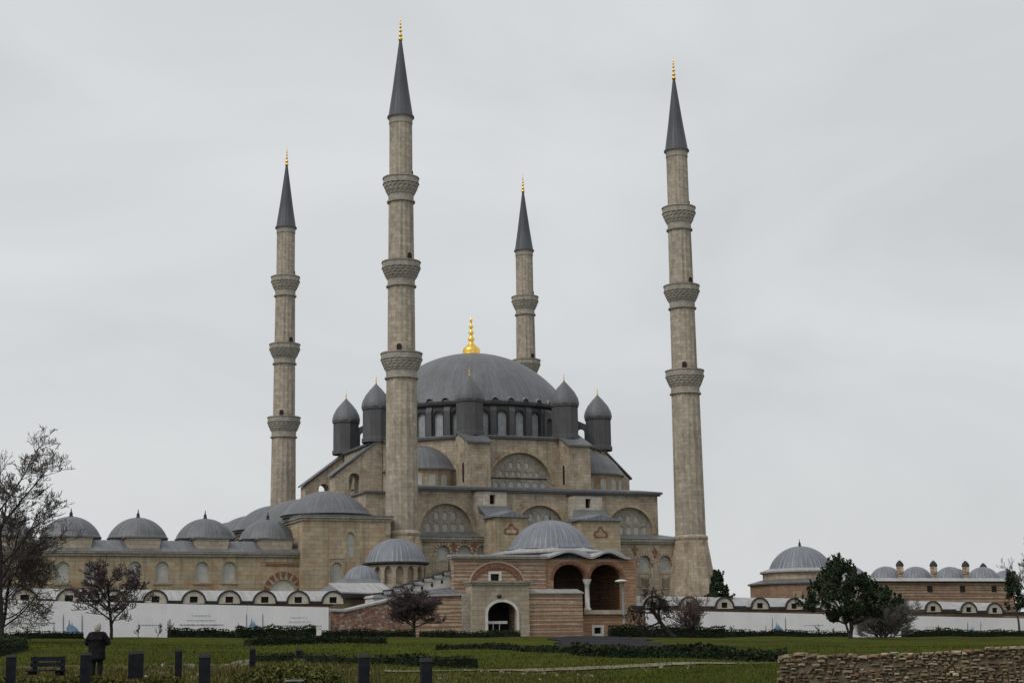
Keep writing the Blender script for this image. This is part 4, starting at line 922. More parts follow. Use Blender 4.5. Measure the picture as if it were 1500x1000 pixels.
# ------------------------------------------------------------------ buildings at the right
md = lthing('domed_brick_building', 'round domed brick building behind the wall, left of the pine', 'building', 39, -22, 1.6)
def MD(mb, n, m, par=None, **k): return mb.build(n, M[m], par or md, **k)
mb = MB(); mb.lathe(42.6, -21, [(6.1, .8), (6.1, 8.55)], 8, a0=pi/8, a1=2*pi+pi/8, smooth=False); MD(mb, 'wall', 'courtbrick')
mb = MB(); mb.lathe(42.6, -21, [(6.1, 8.5), (6.4, 8.6), (6.4, 8.75), (4.5, 9.25)], 8, a0=pi/8, a1=2*pi+pi/8, smooth=False); MD(mb, 'roof', 'lead')
mb = MB(); mb.lathe(42.6, -21, [(4.5, 8.6), (4.5, 9.9)], 24, smooth=False); dd = MD(mb, 'drum', 'court')
mb = MB(); mb.lathe(42.6, -21, [(4.5, 9.85), (4.85, 10.0), (4.85, 10.15), (4.0, 10.45)], 32, smooth=False); MD(mb, 'drum_eaves', 'leadroof', dd)
mb = MB(); mb.lathe(42.6, -21, [(3.95, 10.3)]+cap(3.75, 10.45, 2.7, 12, .03), 48, R0=4); MD(mb, 'dome', 'leadpale', dd)
mb = MB(); mb.lathe(42.6, -21, [(.22, 13.1), (.12, 13.35), (.17, 13.45), (.05, 13.65), (.02, 14.0)], 8); MD(mb, 'finial', 'edge', dd)
for u in (38.6, 39.9):
    p = MB(); p.box(u, u+.6, -26.2, -25.2, 6.2, 7.7); MD(p, 'blind_niche', 'court')
mb = MB(); mb.loft([(40.4, -29, 7.3), (48, -29, 8.1), (48, -26.5, 8.1), (40.4, -26.5, 7.3)], [(40.4, -29, 7.45), (48, -29, 8.25), (48, -26.5, 8.25), (40.4, -26.5, 7.45)]); MD(mb, 'sloping_parapet', 'leadroof')
mb = MB(); mb.box(40.6, 48, -28.6, -26.5, .8, 7.4); MD(mb, 'annexe_wall', 'court')
lb = lthing('long_brick_building', 'long brick building with a row of small domes and chimneys, at the right', 'building', 64, -10, 1.6)
def LB(mb, n, m, par=None, **k): return mb.build(n, M[m], par or lb, **k)
mb = MB(); mb.box(48, 79, -15, -6, .8, 9.2); LB(mb, 'wall', 'stripe')
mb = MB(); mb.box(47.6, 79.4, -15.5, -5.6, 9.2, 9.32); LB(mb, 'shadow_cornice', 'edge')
mb = MB(); mb.loft([(47.5, -15.6, 9.32), (79.5, -15.6, 9.32), (79.5, -5.5, 9.32), (47.5, -5.5, 9.32)], [(48.5, -14.6, 9.75), (78.5, -14.6, 9.75), (78.5, -6.5, 9.75), (48.5, -6.5, 9.75)]); LB(mb, 'roof', 'leadroof')
for px in (1246, 1298, 1342, 1392, 1440, 1474):
    u, _ = hv(px, 848, -11); r = 2.15 if px != 1474 else 1.9; k = 1.0 if px != 1474 else .75
    mb = MB(); mb.lathe(u, -11, [(r+.1, 9.5)]+cap(r, 9.75, 1.65*k, 10, .03), 32, R0=2.4); LB(mb, 'dome', 'leadpale')
ch0 = None
for i, (px, k) in enumerate(((1321.5, 1.), (1371, 1.), (1418, 1.), (1441, .5), (1406, .25))):
    u, _ = hv(px, 840, -14.0 if k == 1 else -8); v = -13.6 if k == 1 else -8; zb_ = 9.4; h = (2.25 if k == 1 else 2.3 if k == .5 else 1.6)
    p = MB(); p.lathe(u, v, [(.28, zb_), (.3, zb_+h*.35), (.44, zb_+h*.45), (.44, zb_+h*.85)], 8, smooth=False); c = LB(p, 'chimney', 'stripe')
    p = MB(); p.lathe(u, v, [(.5, zb_+h*.84), (.5, zb_+h*.9), (.4, zb_+h*1.02), (.15, zb_+h*1.14), (.02, zb_+h*1.18)], 10); LB(p, 'chimney_cap', 'edge', c)
    p = MB(); p.box(u-.17, u+.17, v-.46, v-.3, zb_+h*.52, zb_+h*.8); LB(p, 'vent', 'cream', c)
for px in (1362, 1410, 1456):
    u, z = hv(px, 862, -15); p = MB(); p.box(u-.4, u+.4, -15.03, -14.9, z-.4, z+.4); LB(p, 'window', 'darkpane')
# ------------------------------------------------------------------ trees
def rot_about(d, ang, rnd):
    a = d.cross(Vector((rnd.uniform(-1, 1), rnd.uniform(-1, 1), rnd.uniform(-1, 1))))
    if a.length < 1e-3: a = Vector((1, 0, 0))
    return (Matrix.Rotation(ang, 3, a.normalized()) @ d).normalized()
def bare_tree(label, name, x, y, H, seed, lean=(0, 0), trunk_r=.2, trunk_f=.3, levels=4, kids=(7, 6, 5, 4), spread=.75, lenf=(.5, .5, .5, .5), mats=('bark', 'twig'), up=.25, cat='tree', stems=1, stemspread=.5, rmin=.006, group=None, z=None, wig=.12, hook=None):
    rnd = random.Random(seed); zb = g(x, y) if z is None else z
    t = thing(name, label, cat, (x, y, zb), 0, group)
    T = MB(); C = MB()
    def grow(p, d, L, r, lev):
        n = 5 if lev == 0 else (4 if lev < 3 else 3); pts = [(p, r)]; q = p
        for i in range(n):
            d = (d+Vector((rnd.uniform(-1, 1), rnd.uniform(-1, 1), rnd.uniform(-.6, 1)*.8+up*(1 if lev else 0)))*wig*(1+.5*lev)).normalized()
            if lev >= 2 and hook: d = (d+Vector((0, 0, hook))).normalized()
            q2 = q+d*(L/n); r2 = r*(1-(i+1)/n*(.5 if lev < 3 else .7)); r2 = max(r2, rmin)
            (T if lev <= 1 else C).tube(q, q2, pts[-1][1], r2, 7 if lev == 0 else (5 if lev == 1 else 3))
            pts.append((q2, r2)); q = q2
        if lev >= levels: return
        k = kids[lev]
        for i in range(k):
            f = (trunk_f if lev == 0 else .25)+(1-(trunk_f if lev == 0 else .25))*(i+rnd.uniform(.1, .9))/k
            j = min(n-1, int(f*n)); fr = f*n-j; a, ra = pts[j]; b, rb = pts[j+1]; s = a.lerp(b, fr)
            dd = (b-a).normalized(); nd = rot_about(dd, rnd.uniform(.55, 1.15)*spread*1.2, rnd)
            if nd.z < -.25 and not hook: nd.z *= -.4
            grow(s, nd, L*lenf[lev]*rnd.uniform(.7, 1.25)*(1.15-.35*f), max(rmin, (ra+(rb-ra)*fr)*rnd.uniform(.5, .68)), lev+1)
        if lev: pass
    for s_ in range(stems):
        d0 = Vector((lean[0]+(rnd.uniform(-stemspread, stemspread) if stems > 1 else 0), lean[1]+(rnd.uniform(-.3, .3) if stems > 1 else 0), 1)).normalized()
        grow(Vector((rnd.uniform(-.3, .3)*stemspread*(2 if stemspread > .8 else 1) if stems > 1 else 0, 0, -.15)), d0, H*.62*(rnd.uniform(.7, 1) if stems > 1 else 1), trunk_r, 0)
    T.build('trunk', M[mats[0]], t); C.build('crown', M[mats[1]], t)
    return t
def gx(px, Y): return at(px, 930, Y).x
# big bare tree at the left edge
bare_tree('big bare tree with a wide airy crown at the left edge', 'bare_tree', gx(3, 106), 106, 16.0, 21, trunk_r=.2, trunk_f=.2, levels=5, kids=(12, 8, 7, 6, 4), lenf=(.5, .5, .5, .46, .42), spread=.84, rmin=.013, up=.16, mats=('barkdark', 'twig'))
bare_tree('lower tangled bare tree beneath the big one, at the left edge', 'bare_tree', gx(2, 112), 112, 8.6, 5, trunk_r=.12, trunk_f=.15, levels=4, kids=(13, 9, 7, 6), lenf=(.62, .55, .5, .45), spread=1.0, rmin=.017, mats=('barkdark', 'twig'), hook=-.12)
bare_tree('dark plum coloured bare tree with upright shoots, in front of the left hoarding', 'bare_tree', gx(163, 126), 126, 7.2, 12, trunk_r=.14, trunk_f=.2, levels=4, kids=(12, 8, 7, 6), lenf=(.62, .52, .5, .45), spread=.98, mats=('barkdark', 'twigplum'), rmin=.02, up=.05)
bare_tree('small round headed tree with dense dark twigs in front of the brick garden wall', 'bare_tree', gx(607, 141), 141, 4.2, 33, trunk_r=.13, trunk_f=.36, levels=4, kids=(20, 10, 8, 7), lenf=(.85, .55, .5, .45), spread=1.1, mats=('barkdark', 'twigplum'), rmin=.016, up=.1)
bare_tree('dark crooked tree leaning left with drooping branches, right of the loggia', 'leaning_tree', gx(990, 141), 141, 5.6, 8, lean=(-.8, 0), trunk_r=.24, trunk_f=.5, levels=4, kids=(8, 7, 6, 5), lenf=(.62, .55, .5, .45), spread=1.0, mats=('barkdark', 'barkdark'), rmin=.018, hook=-.3, up=0)
bare_tree('reddish grey multi stemmed bare shrub beside the leaning tree', 'bare_shrub', gx(1013, 143), 143, 5.0, 4, trunk_r=.06, trunk_f=.15, levels=3, kids=(8, 7, 6, 5), lenf=(.5, .5, .5, .45), spread=.6, mats=('barkdark', 'twigred'), stems=7, cat='shrub', rmin=.014)
bare_tree('pale grey leafless thicket at the foot of the pine', 'bare_shrub', gx(1297, 140), 140, 5.2, 6, trunk_r=.05, trunk_f=.1, levels=3, kids=(11, 8, 7, 5), lenf=(.5, .5, .5, .45), spread=.7, mats=('bark', 'twigpale'), stems=24, stemspread=1.0, cat='shrub', rmin=.013)
bare_tree('bare tree reaching in from the right edge, over the long brick building', 'bare_tree', gx(1532, 165), 165, 13, 9, trunk_r=.2, trunk_f=.3, levels=4, kids=(9, 7, 6, 5), lenf=(.55, .5, .5, .45), spread=.8, rmin=.016, lean=(-.03, 0))
bare_tree('tiny distant bare treetop between two courtyard domes', 'bare_tree', at(343, 800, 300).x, 300, 26, 17, trunk_r=.16, trunk_f=.35, levels=3, kids=(12, 7, 6, 4), lenf=(.3, .4, .5, .45), spread=.6, rmin=.03, z=-2)

def leaf_cloud(mb, c, r, n, size, rnd, flat=1., stretch=None):
    for _ in range(n):
        d = Vector((rnd.gauss(0, 1), rnd.gauss(0, 1), rnd.gauss(0, 1))); d.normalize(); d *= r*rnd.random()**.45; d.z *= flat
        p = c+d; a = Vector((rnd.uniform(-1, 1), rnd.uniform(-1, 1), rnd.uniform(-.6, 1))).normalized(); b = a.cross(Vector((rnd.uniform(-1, 1), rnd.uniform(-1, 1), rnd.uniform(-1, 1)))).normalized()
        s = size*rnd.uniform(.6, 1.4)
        mb.face([p-b*s*.35, p+a*s*.6, p+b*s*.35, p-a*s*.5], [(0, 0), (1, 0), (1, 1), (0, 1)])
def pine(label, x, y, H, W, seed, trunks=3, n=75, size=.16, name='pine_tree', low=.3, m='pine', z=None, cone=False, dens=75, mats='bark'):
    rnd = random.Random(seed); t = thing(name, label, 'pine tree' if not cone else 'conifer', (x, y, g(x, y) if z is None else z)); T = MB(); C = MB()
    tips = []
    for k in range(trunks):
        p = Vector((rnd.uniform(-.2, .2)*(k > 0), 0, -.2)); d = Vector(((k-(trunks-1)/2)*.22, rnd.uniform(-.1, .1), 1)).normalized(); r = .13 if trunks > 1 else .16
        for i in range(7):
            q = p+d*H*(.92-.12*abs(k-(trunks-1)/2))/7; T.tube(p, q, r, r*.82, 6); p = q; r *= .82; d = (d+Vector((rnd.uniform(-.1, .1), rnd.uniform(-.1, .1), .05))).normalized(); tips.append((p.copy(), (i+1)/7))
    for i in range(n):
        f = rnd.uniform(low, 1); hz = H*f
        wr = W*.5*((1-f)*1.15+.06 if cone else min(1, (1-f)*1.75+.1, (f-low*.6)*3.5))
        a = rnd.uniform(0, 2*pi); rr = wr*rnd.uniform(.35, 1)**.7
        c = Vector((cos(a)*rr-(0 if cone else (f-.55)*1.6), sin(a)*rr, hz+rnd.uniform(-.2, .2)))
        b = min(tips, key=lambda q: (q[0]-(c-Vector((0, 0, rr*.5)))).length)[0]
        T.tube(b, c, .035, .012, 3)
        cr_ = rnd.uniform(.28, .5)*(1 if not cone else .8)*H/7
        leaf_cloud(C, c, cr_, int(dens*rnd.uniform(.6, 1.2)), size, rnd, .8)
        for _ in range(3):
            e = c+Vector((rnd.uniform(-1, 1)*cr_, rnd.uniform(-1, 1)*cr_, rnd.uniform(.2, 1.5)*cr_)); leaf_cloud(C, e, cr_*.33, int(dens*.2), size, rnd, 2.4)
    T.build('trunk', M[mats], t); C.build('crown', M[m], t); return t
pine('dark green pine with an uneven spiky crown in front of the right hoarding', gx(1246, 128), 128, 5.8, 8.6, 3, n=180, low=.27, size=.17, dens=100)
pine('small dark conical evergreen at the foot of the right hand minaret', gx(1054, 172), 172, 6.6, 5.4, 5, trunks=1, n=130, size=.24, name='conifer', low=.25, cone=True)
pine('small dark evergreen bush against the brick building at the right edge', gx(1494, 172), 172, 6.8, 3.0, 6, trunks=1, n=34, size=.2, name='evergreen_shrub', low=.35)

# ------------------------------------------------------------------ hedges
def hedge(label, pts, h, w, seed, m='hedge', group='low clipped hedges', size=.14, dens=190, top=0.):
    """pts: (px, Y) along the hedge; a leafy strip standing on the ground"""
    rnd = random.Random(seed); P = [(at(px, 955, Y).x, Y) for px, Y in pts]
    mb = MB(); core = MB(); L = 0
    c0 = P[len(P)//2]
    t = thing('hedge', label, 'hedge', (c0[0], c0[1], g(*c0)), 0, group); off = Vector((c0[0], c0[1], g(*c0)))
    for (x0, y0), (x1, y1) in zip(P, P[1:]):
        d = Vector((x1-x0, y1-y0, 0)); l = d.length; d.normalize(); nn = Vector((-d.y, d.x, 0))
        k = max(1, int(l/.5)); prev = None
        for i in range(k+1):
            c = Vector((x0, y0, 0))+d*l*i/k; z = g(c.x, c.y); s_ = l*i/k; hh = h*(.95+.12*sin(s_*1.1+seed)+.08*sin(s_*.35)+.05*sin(s_*4.7))
            a = [c-nn*w*.42+Vector((0, 0, z-.1)), c+nn*w*.42+Vector((0, 0, z-.1)), c+nn*w*.3+Vector((0, 0, z+hh*.85)), c-nn*w*.3+Vector((0, 0, z+hh*.85))]
            if prev: core.loft([q-off for q in prev], [q-off for q in a])
            prev = a
        for i in range(int(l*dens*h*w)):
            s = rnd.random()*l; side = rnd.choice((-1, -1, 1, 0, 0)); c = Vector((x0, y0, 0))+d*s; z = g(c.x, c.y)
            hh = h*(.95+.12*sin(s*1.1+seed)+.08*sin(s*.35)+.05*sin(s*4.7))
            if side: q = c+nn*side*w*.45*rnd.uniform(.85, 1.1)+Vector((0, 0, z+rnd.random()*hh))
            else: q = c+nn*w*rnd.uniform(-.45, .45)+Vector((0, 0, z+hh*rnd.uniform(.9, 1.1)))
            a = Vector((rnd.uniform(-1, 1), rnd.uniform(-1, 1), rnd.uniform(-.3, 1))).normalized(); b = a.cross(Vector((rnd.uniform(-1, 1), rnd.uniform(-1, 1), rnd.uniform(-1, 1)))).normalized(); sz = size*rnd.uniform(.6, 1.4); q -= off
            mb.face([q-b*sz*.4, q+a*sz*.6, q+b*sz*.4, q-a*sz*.5], [(0, 0), (1, 0), (1, 1), (0, 1)])
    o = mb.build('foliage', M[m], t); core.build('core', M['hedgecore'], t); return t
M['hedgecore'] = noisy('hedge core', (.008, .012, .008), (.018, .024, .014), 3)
hedge('long thin dark hedge along the foot of the left hoarding, left of the plum tree', [(-60, 131), (60, 134), (120, 136)], .55, .8, 1)
hedge('low dark hedge along the middle of the left hoarding', [(245, 139), (300, 140), (345, 141)], .75, .8, 2)
hedge('taller clipped hedge under the emblem at the right end of the left hoarding', [(345, 137), (400, 138), (462, 139)], 1.0, 1.2, 3)
hedge('dark hedge along the foot of the brick garden wall', [(470, 144), (560, 146), (606, 147)], .6, 1.0, 4)
hedge('dark hedge in front of the gateway, right of the round headed tree', [(615, 147), (680, 148), (762, 149)], .55, .9, 5)
hedge('clipped hedge between the lamp post and the leaning tree', [(893, 147), (960, 148), (1062, 149)], .95, 1.2, 6)
hedge('thin dark hedge along the foot of the right hoarding, left of the pine', [(1062, 152), (1150, 155), (1245, 157)], .55, .8, 7)
hedge('thin dark hedge along the foot of the right hoarding, right of the pine', [(1325, 158), (1400, 161), (1520, 165)], .7, .9, 8)
hedge('wide dark clipped hedge across the lawn, left of the stone wall', [(842, 77), (900, 76), (1050, 73.5), (1150, 72)], .52, 1.0, 9, size=.13, dens=330)
hedge('narrow dark hedge crossing the middle of the lawn', [(640, 84), (750, 83), (846, 78)], .26, .7, 10, size=.12, dens=330)
hedge('dark hedge curving below the lawn, behind the two nearest posts at centre', [(545, 64), (620, 63), (695, 64)], .42, .9, 11, size=.11, dens=330)
hedge('thin dark hedge line beyond the two small posts left of centre', [(362, 95), (430, 98), (500, 104), (560, 112)], .5, .9, 12, size=.12, dens=260)
hedge('low dark hedge in front of the two small posts left of centre', [(372, 70), (430, 70), (540, 69)], .35, .7, 13, size=.1, dens=330)
hedge('dark overgrown hedge at the far left edge of the lawn', [(-40, 78), (-5, 80), (22, 84)], .75, 1.6, 14, size=.1, dens=110)
# broad low shrub at the bottom edge
def mound(label, px, Y, w, d, h, seed, m='shrub', n=5000, size=.07, name='shrub'):
    rnd = random.Random(seed); x = at(px, 985, Y).x; z = g(x, Y); t = thing(name, label, 'shrub', (x, Y, z)); mb = MB(); co = MB()
    co.lathe(0, 0, [(w*.46, -.1), (w*.44, h*.4), (w*.3, h*.75), (.02, h*.85)], 20)
    co.v = [Vector((v.x, v.y*d/w, v.z)) for v in co.v]
    for _ in range(n):
        a = rnd.uniform(0, 2*pi); e = rnd.random(); r = cos(e*pi/2)**.5; zz = sin(e*pi/2)
        p = Vector((cos(a)*r*w*.5, sin(a)*r*d*.5, zz*h))*rnd.uniform(.88, 1.06); p.z *= 1+.12*sin(p.x*3+seed)+.08*sin(p.x*7.3)
        a_ = Vector((rnd.uniform(-1, 1), rnd.uniform(-1, 1), rnd.uniform(0, 1.2))).normalized(); b = a_.cross(Vector((rnd.uniform(-1, 1), rnd.uniform(-1, 1), rnd.uniform(-1, 1)))).normalized(); s = size*rnd.uniform(.6, 1.5)
        mb.face([p-b*s*.4, p+a_*s*.7, p+b*s*.4, p-a_*s*.5], [(0, 0), (1, 0), (1, 1), (0, 1)])
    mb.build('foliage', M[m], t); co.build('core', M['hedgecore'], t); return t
mound('wide yellow green clipped shrub at the bottom edge, left of centre', 425, 43, 2.9, 2.2, .62, 1, n=9000)
mound('low yellow green shrub at the bottom edge between two posts', 240, 44, 1.5, 1.4, .3, 2, n=3000, m='tuft')
mound('straw coloured clump of plants at the bottom edge below the person', 150, 43, 2.6, 1.6, .34, 3, n=5000, m='tuft')
mound('green clump of plants at the bottom left corner', 45, 44, 2.2, 1.6, .3, 4, n=4000, m='shrub')
# small saplings in front of the hoardings
sap = 0
for px, Y, h, lab in ((24, 133, 1.2, 'leftmost tiny sapling'), (38, 133, 1.5, 'tiny sapling beside the leftmost one'), (203, 137, 1.6, 'tiny sapling right of the plum tree'), (231, 138, 1.7, 'tiny sapling before the long line of lettering'), (249, 138, 1.9, 'taller tiny sapling where the middle hedge begins'),
                      (440, 136, 1.4, 'tiny sapling behind the taller clipped hedge'), (1072, 150, 1.5, 'tiny sapling right of the reddish shrub'), (1201, 156, 1.6, 'tiny sapling left of the pine'), (1222, 156, 1.3, 'tiny sapling right beside the pine'), (1375, 158, 1.5, 'tiny sapling right of the pale thicket'), (1465, 162, 1.3, 'tiny sapling near the right edge')):
    bare_tree(lab+' against the hoarding', 'sapling', gx(px, Y), Y, h, int(px), trunk_r=.035, trunk_f=.3, levels=2, kids=(9, 5), lenf=(.45, .5), spread=.6, mats=('barkdark', 'barkdark'), rmin=.015, cat='sapling', group='saplings along the hoardings')

# ------------------------------------------------------------------ posts, lamp, bollard, panel
def post(label, px, top, Y, w, name='timber_post', tilt=0.):
    p = at(px, top, Y); z = g(p.x, Y); h = p.z-z; t = thing(name, label, 'post', (p.x, Y, z), radians(12), 'dark square timber posts in the ruin garden')
    mb = MB(); a = w/2; mb.loft([(-a, -a, -.3), (a, -a, -.3), (a, a, -.3), (-a, a, -.3)], [(-a+tilt, -a, h-.07), (a+tilt, -a, h-.07), (a+tilt, a, h-.07), (-a+tilt, a, h-.07)])
    mb.build('shaft', M['wood'], t); c = MB(); b = a*1.12; c.loft([(-b+tilt, -b, h-.07), (b+tilt, -b, h-.07), (b+tilt, b, h-.07), (-b+tilt, b, h-.07)], [(-b*.9+tilt, -b*.9, h), (b*.9+tilt, -b*.9, h), (b*.9+tilt, b*.9, h), (-b*.9+tilt, b*.9, h)])
    c.build('cap', M['edge'], t); return t
post('leftmost dark post, at the left edge below the hedge', 17, 958, 42, .24)
post('dark post just left of the person', 126, 955, 42, .26)
post('left one of the touching pair of dark posts right of the person', 194, 954, 45, .2)
post('right one of the touching pair of dark posts right of the person', 204, 953, 43, .24)
post('slim dark post directly right of the person and the pair, beside pale rubble', 262, 950, 47, .2)
post('thick dark post cut off by the bottom edge, left of the clipped shrub', 300, 957, 29, .2)
post('small distant dark post, left one of two behind the clipped shrub', 370, 948, 57, .2)
post('small distant dark post, right one of two behind the clipped shrub', 438, 950, 57, .2)
post('thick dark post cut off by the bottom edge, right of the clipped shrub', 533, 957, 31, .2)
post('thick dark post cut off by the bottom edge, rightmost of all', 624, 963, 29, .19)
# dark boarded crate-like planter at the left
pl = thing('slatted_bench', 'dark timber bench with leaning boards between the leftmost post and the person', 'bench', (at(68, 970, 45).x, 45, g(at(68, 970, 45).x, 45)), radians(-8))
for x in (-.4, .4):
    q = MB(); q.box(x-.05, x+.05, -.2, -.1, -.2, .42); q.build('leg', M['wood'], pl); q = MB(); q.box(x-.05, x+.05, .12, .22, -.2, .8); q.build('leg', M['wood'], pl)
q = MB()
for k in range(3): q.box(-.5, .5, -.26+.15*k, -.14+.15*k, .4, .44)
q.build('seat', M['wood'], pl)
q = MB()
for k in range(2): q.box(-.5, .5, .09, .115, .52+.15*k, .64+.15*k)
q.build('backrest', M['wood'], pl)
# lamp post
x = at(914, 905, 150).x; z = g(x, 150); zt_ = at(914, 851, 150).z
lp = thing('street_lamp', 'slim grey lamp post with a flat white head in front of the loggia', 'street lamp', (x, 150, z)); h = zt_-z
q = MB(); q.lathe(0, 0, [(.17, -.1), (.17, .5), (.12, .6), (.11, h-.2), (.13, h-.15)], 10); q.build('pole', M['lampgrey'] if 'lampgrey' in M else M['lead'], lp)
q = MB(); q.lathe(-.15, 0, [(.05, h-.25), (.3, h-.1), (.58, h-.02), (.58, h+.06), (.3, h+.16), (.02, h+.18)], 16); q.build('lamp_head', M['white'], lp)
# white stake by the hedge
x = at(468, 930, 134).x; q = MB(); bl = thing('white_stake', 'short white stake standing at the right end of the taller clipped hedge', 'stake', (x, 134, g(x, 134)))
q.box(-.16, .16, -.08, .08, -.1, .8, .02); q.build('stake_body', M['white'], bl); q = MB(); q.box(-.2, .2, -.1, .1, .8, .9); q.build('cap', M['white'], bl)
# information panel at the bottom edge
x = at(431, 990, 36).x; ip = thing('information_panel', 'low dark stand with a pale top edge in front of the clipped shrub', 'sign', (x, 36, g(x, 36)), radians(5)); zz = at(431, 995, 36).z-g(x, 36)
q = MB(); q.box(-.06, .06, -.04, .04, -.2, zz-.05); q.build('stand', M['wood'], ip)
q = MB(); q.box(-.2, .2, -.1, .12, zz-.03, zz); q.build('panel', M['lampgrey'], ip)

# ------------------------------------------------------------------ ruined stone wall at the bottom right
def stone_wall():
    rnd = random.Random(11); y0 = 44.0; x0, x1 = at(1143, 960, y0).x, at(1530, 960, y0-3).x
    z0 = g((x0+x1)/2, y0)-.1
    t = thing('ruined_wall', 'ruined rubble stone wall in the bottom right corner', 'wall', (x0, y0, z0), math.atan2(-2.4, x1-x0)); L = sqrt((x1-x0)**2+2.4**2)
    core = MB(); st = MB()
    def top(s): return lerp_tab([(0, 1.0), (.1, 1.05), (1.0, .99), (2.6, 1.0), (4.2, 1.03), (4.6, 1.07), (L, 1.2)], s)+.02*sin(s*5)
    z00 = -.2; n = 30
    for i in range(n):
        a, b = L*i/n, L*(i+1)/n
        core.loft([(a, .06, z00), (b, .06, z00), (b, .8, z00), (a, .8, z00)], [(a, .06, top(a)-.04), (b, .06, top(b)-.04), (b, .8, top(b)-.04), (a, .8, top(a)-.04)])
    core.build('core', M['mortar'], t)
    def rock(c, sx, sy, sz):
        pts = []
        for i in (-1, 1):
            for j in (-1, 1):
                for k in (-1, 1): pts.append(Vector((c[0]+i*sx*.5*rnd.uniform(.72, 1), c[1]+j*sy*.5*rnd.uniform(.75, 1), c[2]+k*sz*.5*rnd.uniform(.72, 1))))
        f = Vector((c[0]+rnd.uniform(-.2, .2)*sx, c[1]-sy*.62, c[2]+rnd.uniform(-.2, .2)*sz))
        base = len(st.v); st.v += pts+[f]
        quads = [(0, 1, 5, 4), (2, 6, 7, 3), (0, 2, 3, 1), (4, 5, 7, 6), (1, 3, 7, 5), (0, 4, 6, 2)]
        for q in quads:
            if q == (0, 1, 5, 4):
                for a, b in ((0, 4), (4, 5), (5, 1), (1, 0)): st.f.append((base+a, base+b, base+8)); st.sm.append(False); st.uv.append([(0, 0)]*3)
            else: st.f.append(tuple(base+i for i in q)); st.sm.append(False); st.uv.append([(0, 0)]*4)
    z = -.1; row = 0
    while z < 1.25:
        s = rnd.uniform(-.1, 0); h = rnd.uniform(.05, .1)
        while s < L:
            brick = 4.1 < s < 4.6 or s > 5.4
            w = rnd.uniform(.06, .3) if not brick else rnd.uniform(.08, .2)
            zw = z+.035*sin(s*2.1+row*.7)+.02*sin(s*5.3)+rnd.uniform(-.015, .015); hh = h*rnd.uniform(.45, 1.05)
            if zw+h*.6 < top(s+w/2) and rnd.random() > (.1 if brick else .2): rock((s+w/2, .04+rnd.uniform(-.02, .045), zw+h/2), w*rnd.uniform(.75, 1), .14, hh)
            s += w+rnd.uniform(.0, .05)
        z += h*.98; row += 1
    s = 0
    while s < L:                                          # coping stones along the top, and the left end
        w = rnd.uniform(.14, .34)
        for yy in (.12, .38, .62): rock((s+w/2, yy+rnd.uniform(-.03, .03), top(s)+rnd.uniform(-.03, .02)), w, .28, .09)
        s += w
    for k in range(60): rock((rnd.uniform(-.08, .03), rnd.uniform(.0, .8), rnd.uniform(-.1, 1.0)), .16, rnd.uniform(.1, .25), .09)
    st.build('stonework', M['stones'], t)
stone_wall()

# ------------------------------------------------------------------ ground cover and rubble
def scatter(name, mname, regions, seed, kind='stuff', blade=True):
    rnd = random.Random(seed); mb = MB()
    for (pa, pb, ya, yb, n, hs, ws) in regions:
        for _ in range(n):
            Y = ya+(yb-ya)*rnd.random()**1.0; px = rnd.uniform(pa, pb); x = (px-750)/F*Y*1.02
            z = g(x, Y)
            if blade:
                h = hs*rnd.uniform(.5, 1.4); w = ws*rnd.uniform(.6, 1.4); a = rnd.uniform(0, pi); dx, dy = cos(a)*w, sin(a)*w; lx, ly = rnd.uniform(-.5, .5)*h, rnd.uniform(-.5, .5)*h
                i = len(mb.v); mb.v += [Vector((x-dx, Y-dy, z-.01)), Vector((x+dx, Y+dy, z-.01)), Vector((x+lx, Y+ly, z+h))]
                mb.f.append((i, i+1, i+2)); mb.uv.append([(0, 0)]*3); mb.sm.append(False)
            else:
                s = hs*rnd.uniform(.4, 1.3); i = len(mb.v); c = Vector((x, Y, z+s*.15))
                pts = [c+Vector((cos(k*2*pi/5)*s*rnd.uniform(.4, .7), sin(k*2*pi/5)*s*rnd.uniform(.4, .7), -s*.3)) for k in range(5)]+[c+Vector((cos(k*2*pi/5+.4)*s*rnd.uniform(.25, .45), sin(k*2*pi/5+.4)*s*rnd.uniform(.25, .45), s*rnd.uniform(.15, .4))) for k in range(5)]
                mb.v += pts
                for k in range(5): q = (k+1) % 5; mb.f.append((i+k, i+q, i+5+q, i+5+k)); mb.uv.append([(0, 0)]*4); mb.sm.append(False)
                mb.f.append(tuple(i+5+k for k in range(5))); mb.uv.append([(0, 0)]*5); mb.sm.append(False)
    o = mb.build(name, M[mname]); o['kind'] = kind; return o
def lab(o, l, c): o['label'] = l; o['category'] = c
lab(scatter('grass', 'grass', [(-60, 1560, 66, 100, 22000, .09, .04), (560, 1150, 42, 66, 12000, .08, .03), (300, 560, 55, 85, 4000, .08, .03)], 1), 'short green lawn grass across the slope', 'grass')
lab(scatter('dry_ground_cover', 'tuft', [(-40, 560, 41, 60, 16000, .17, .035), (560, 900, 41, 50, 2500, .1, .03)], 2), 'straw and olive coloured weeds in the ruin garden at the bottom left', 'weeds')
lab(scatter('rubble', 'palestone', [(225, 345, 51, 62, 75, .24, 0), (-30, 120, 46, 60, 50, .2, 0), (480, 560, 47, 55, 26, .22, 0), (640, 900, 48, 58, 45, .16, 0), (120, 240, 50, 60, 50, .2, 0), (345, 370, 60, 66, 14, .3, 0), (900, 1000, 60, 66, 16, .15, 0)], 3, blade=False), 'scattered pale stones of the ruins at the bottom left', 'rubble')

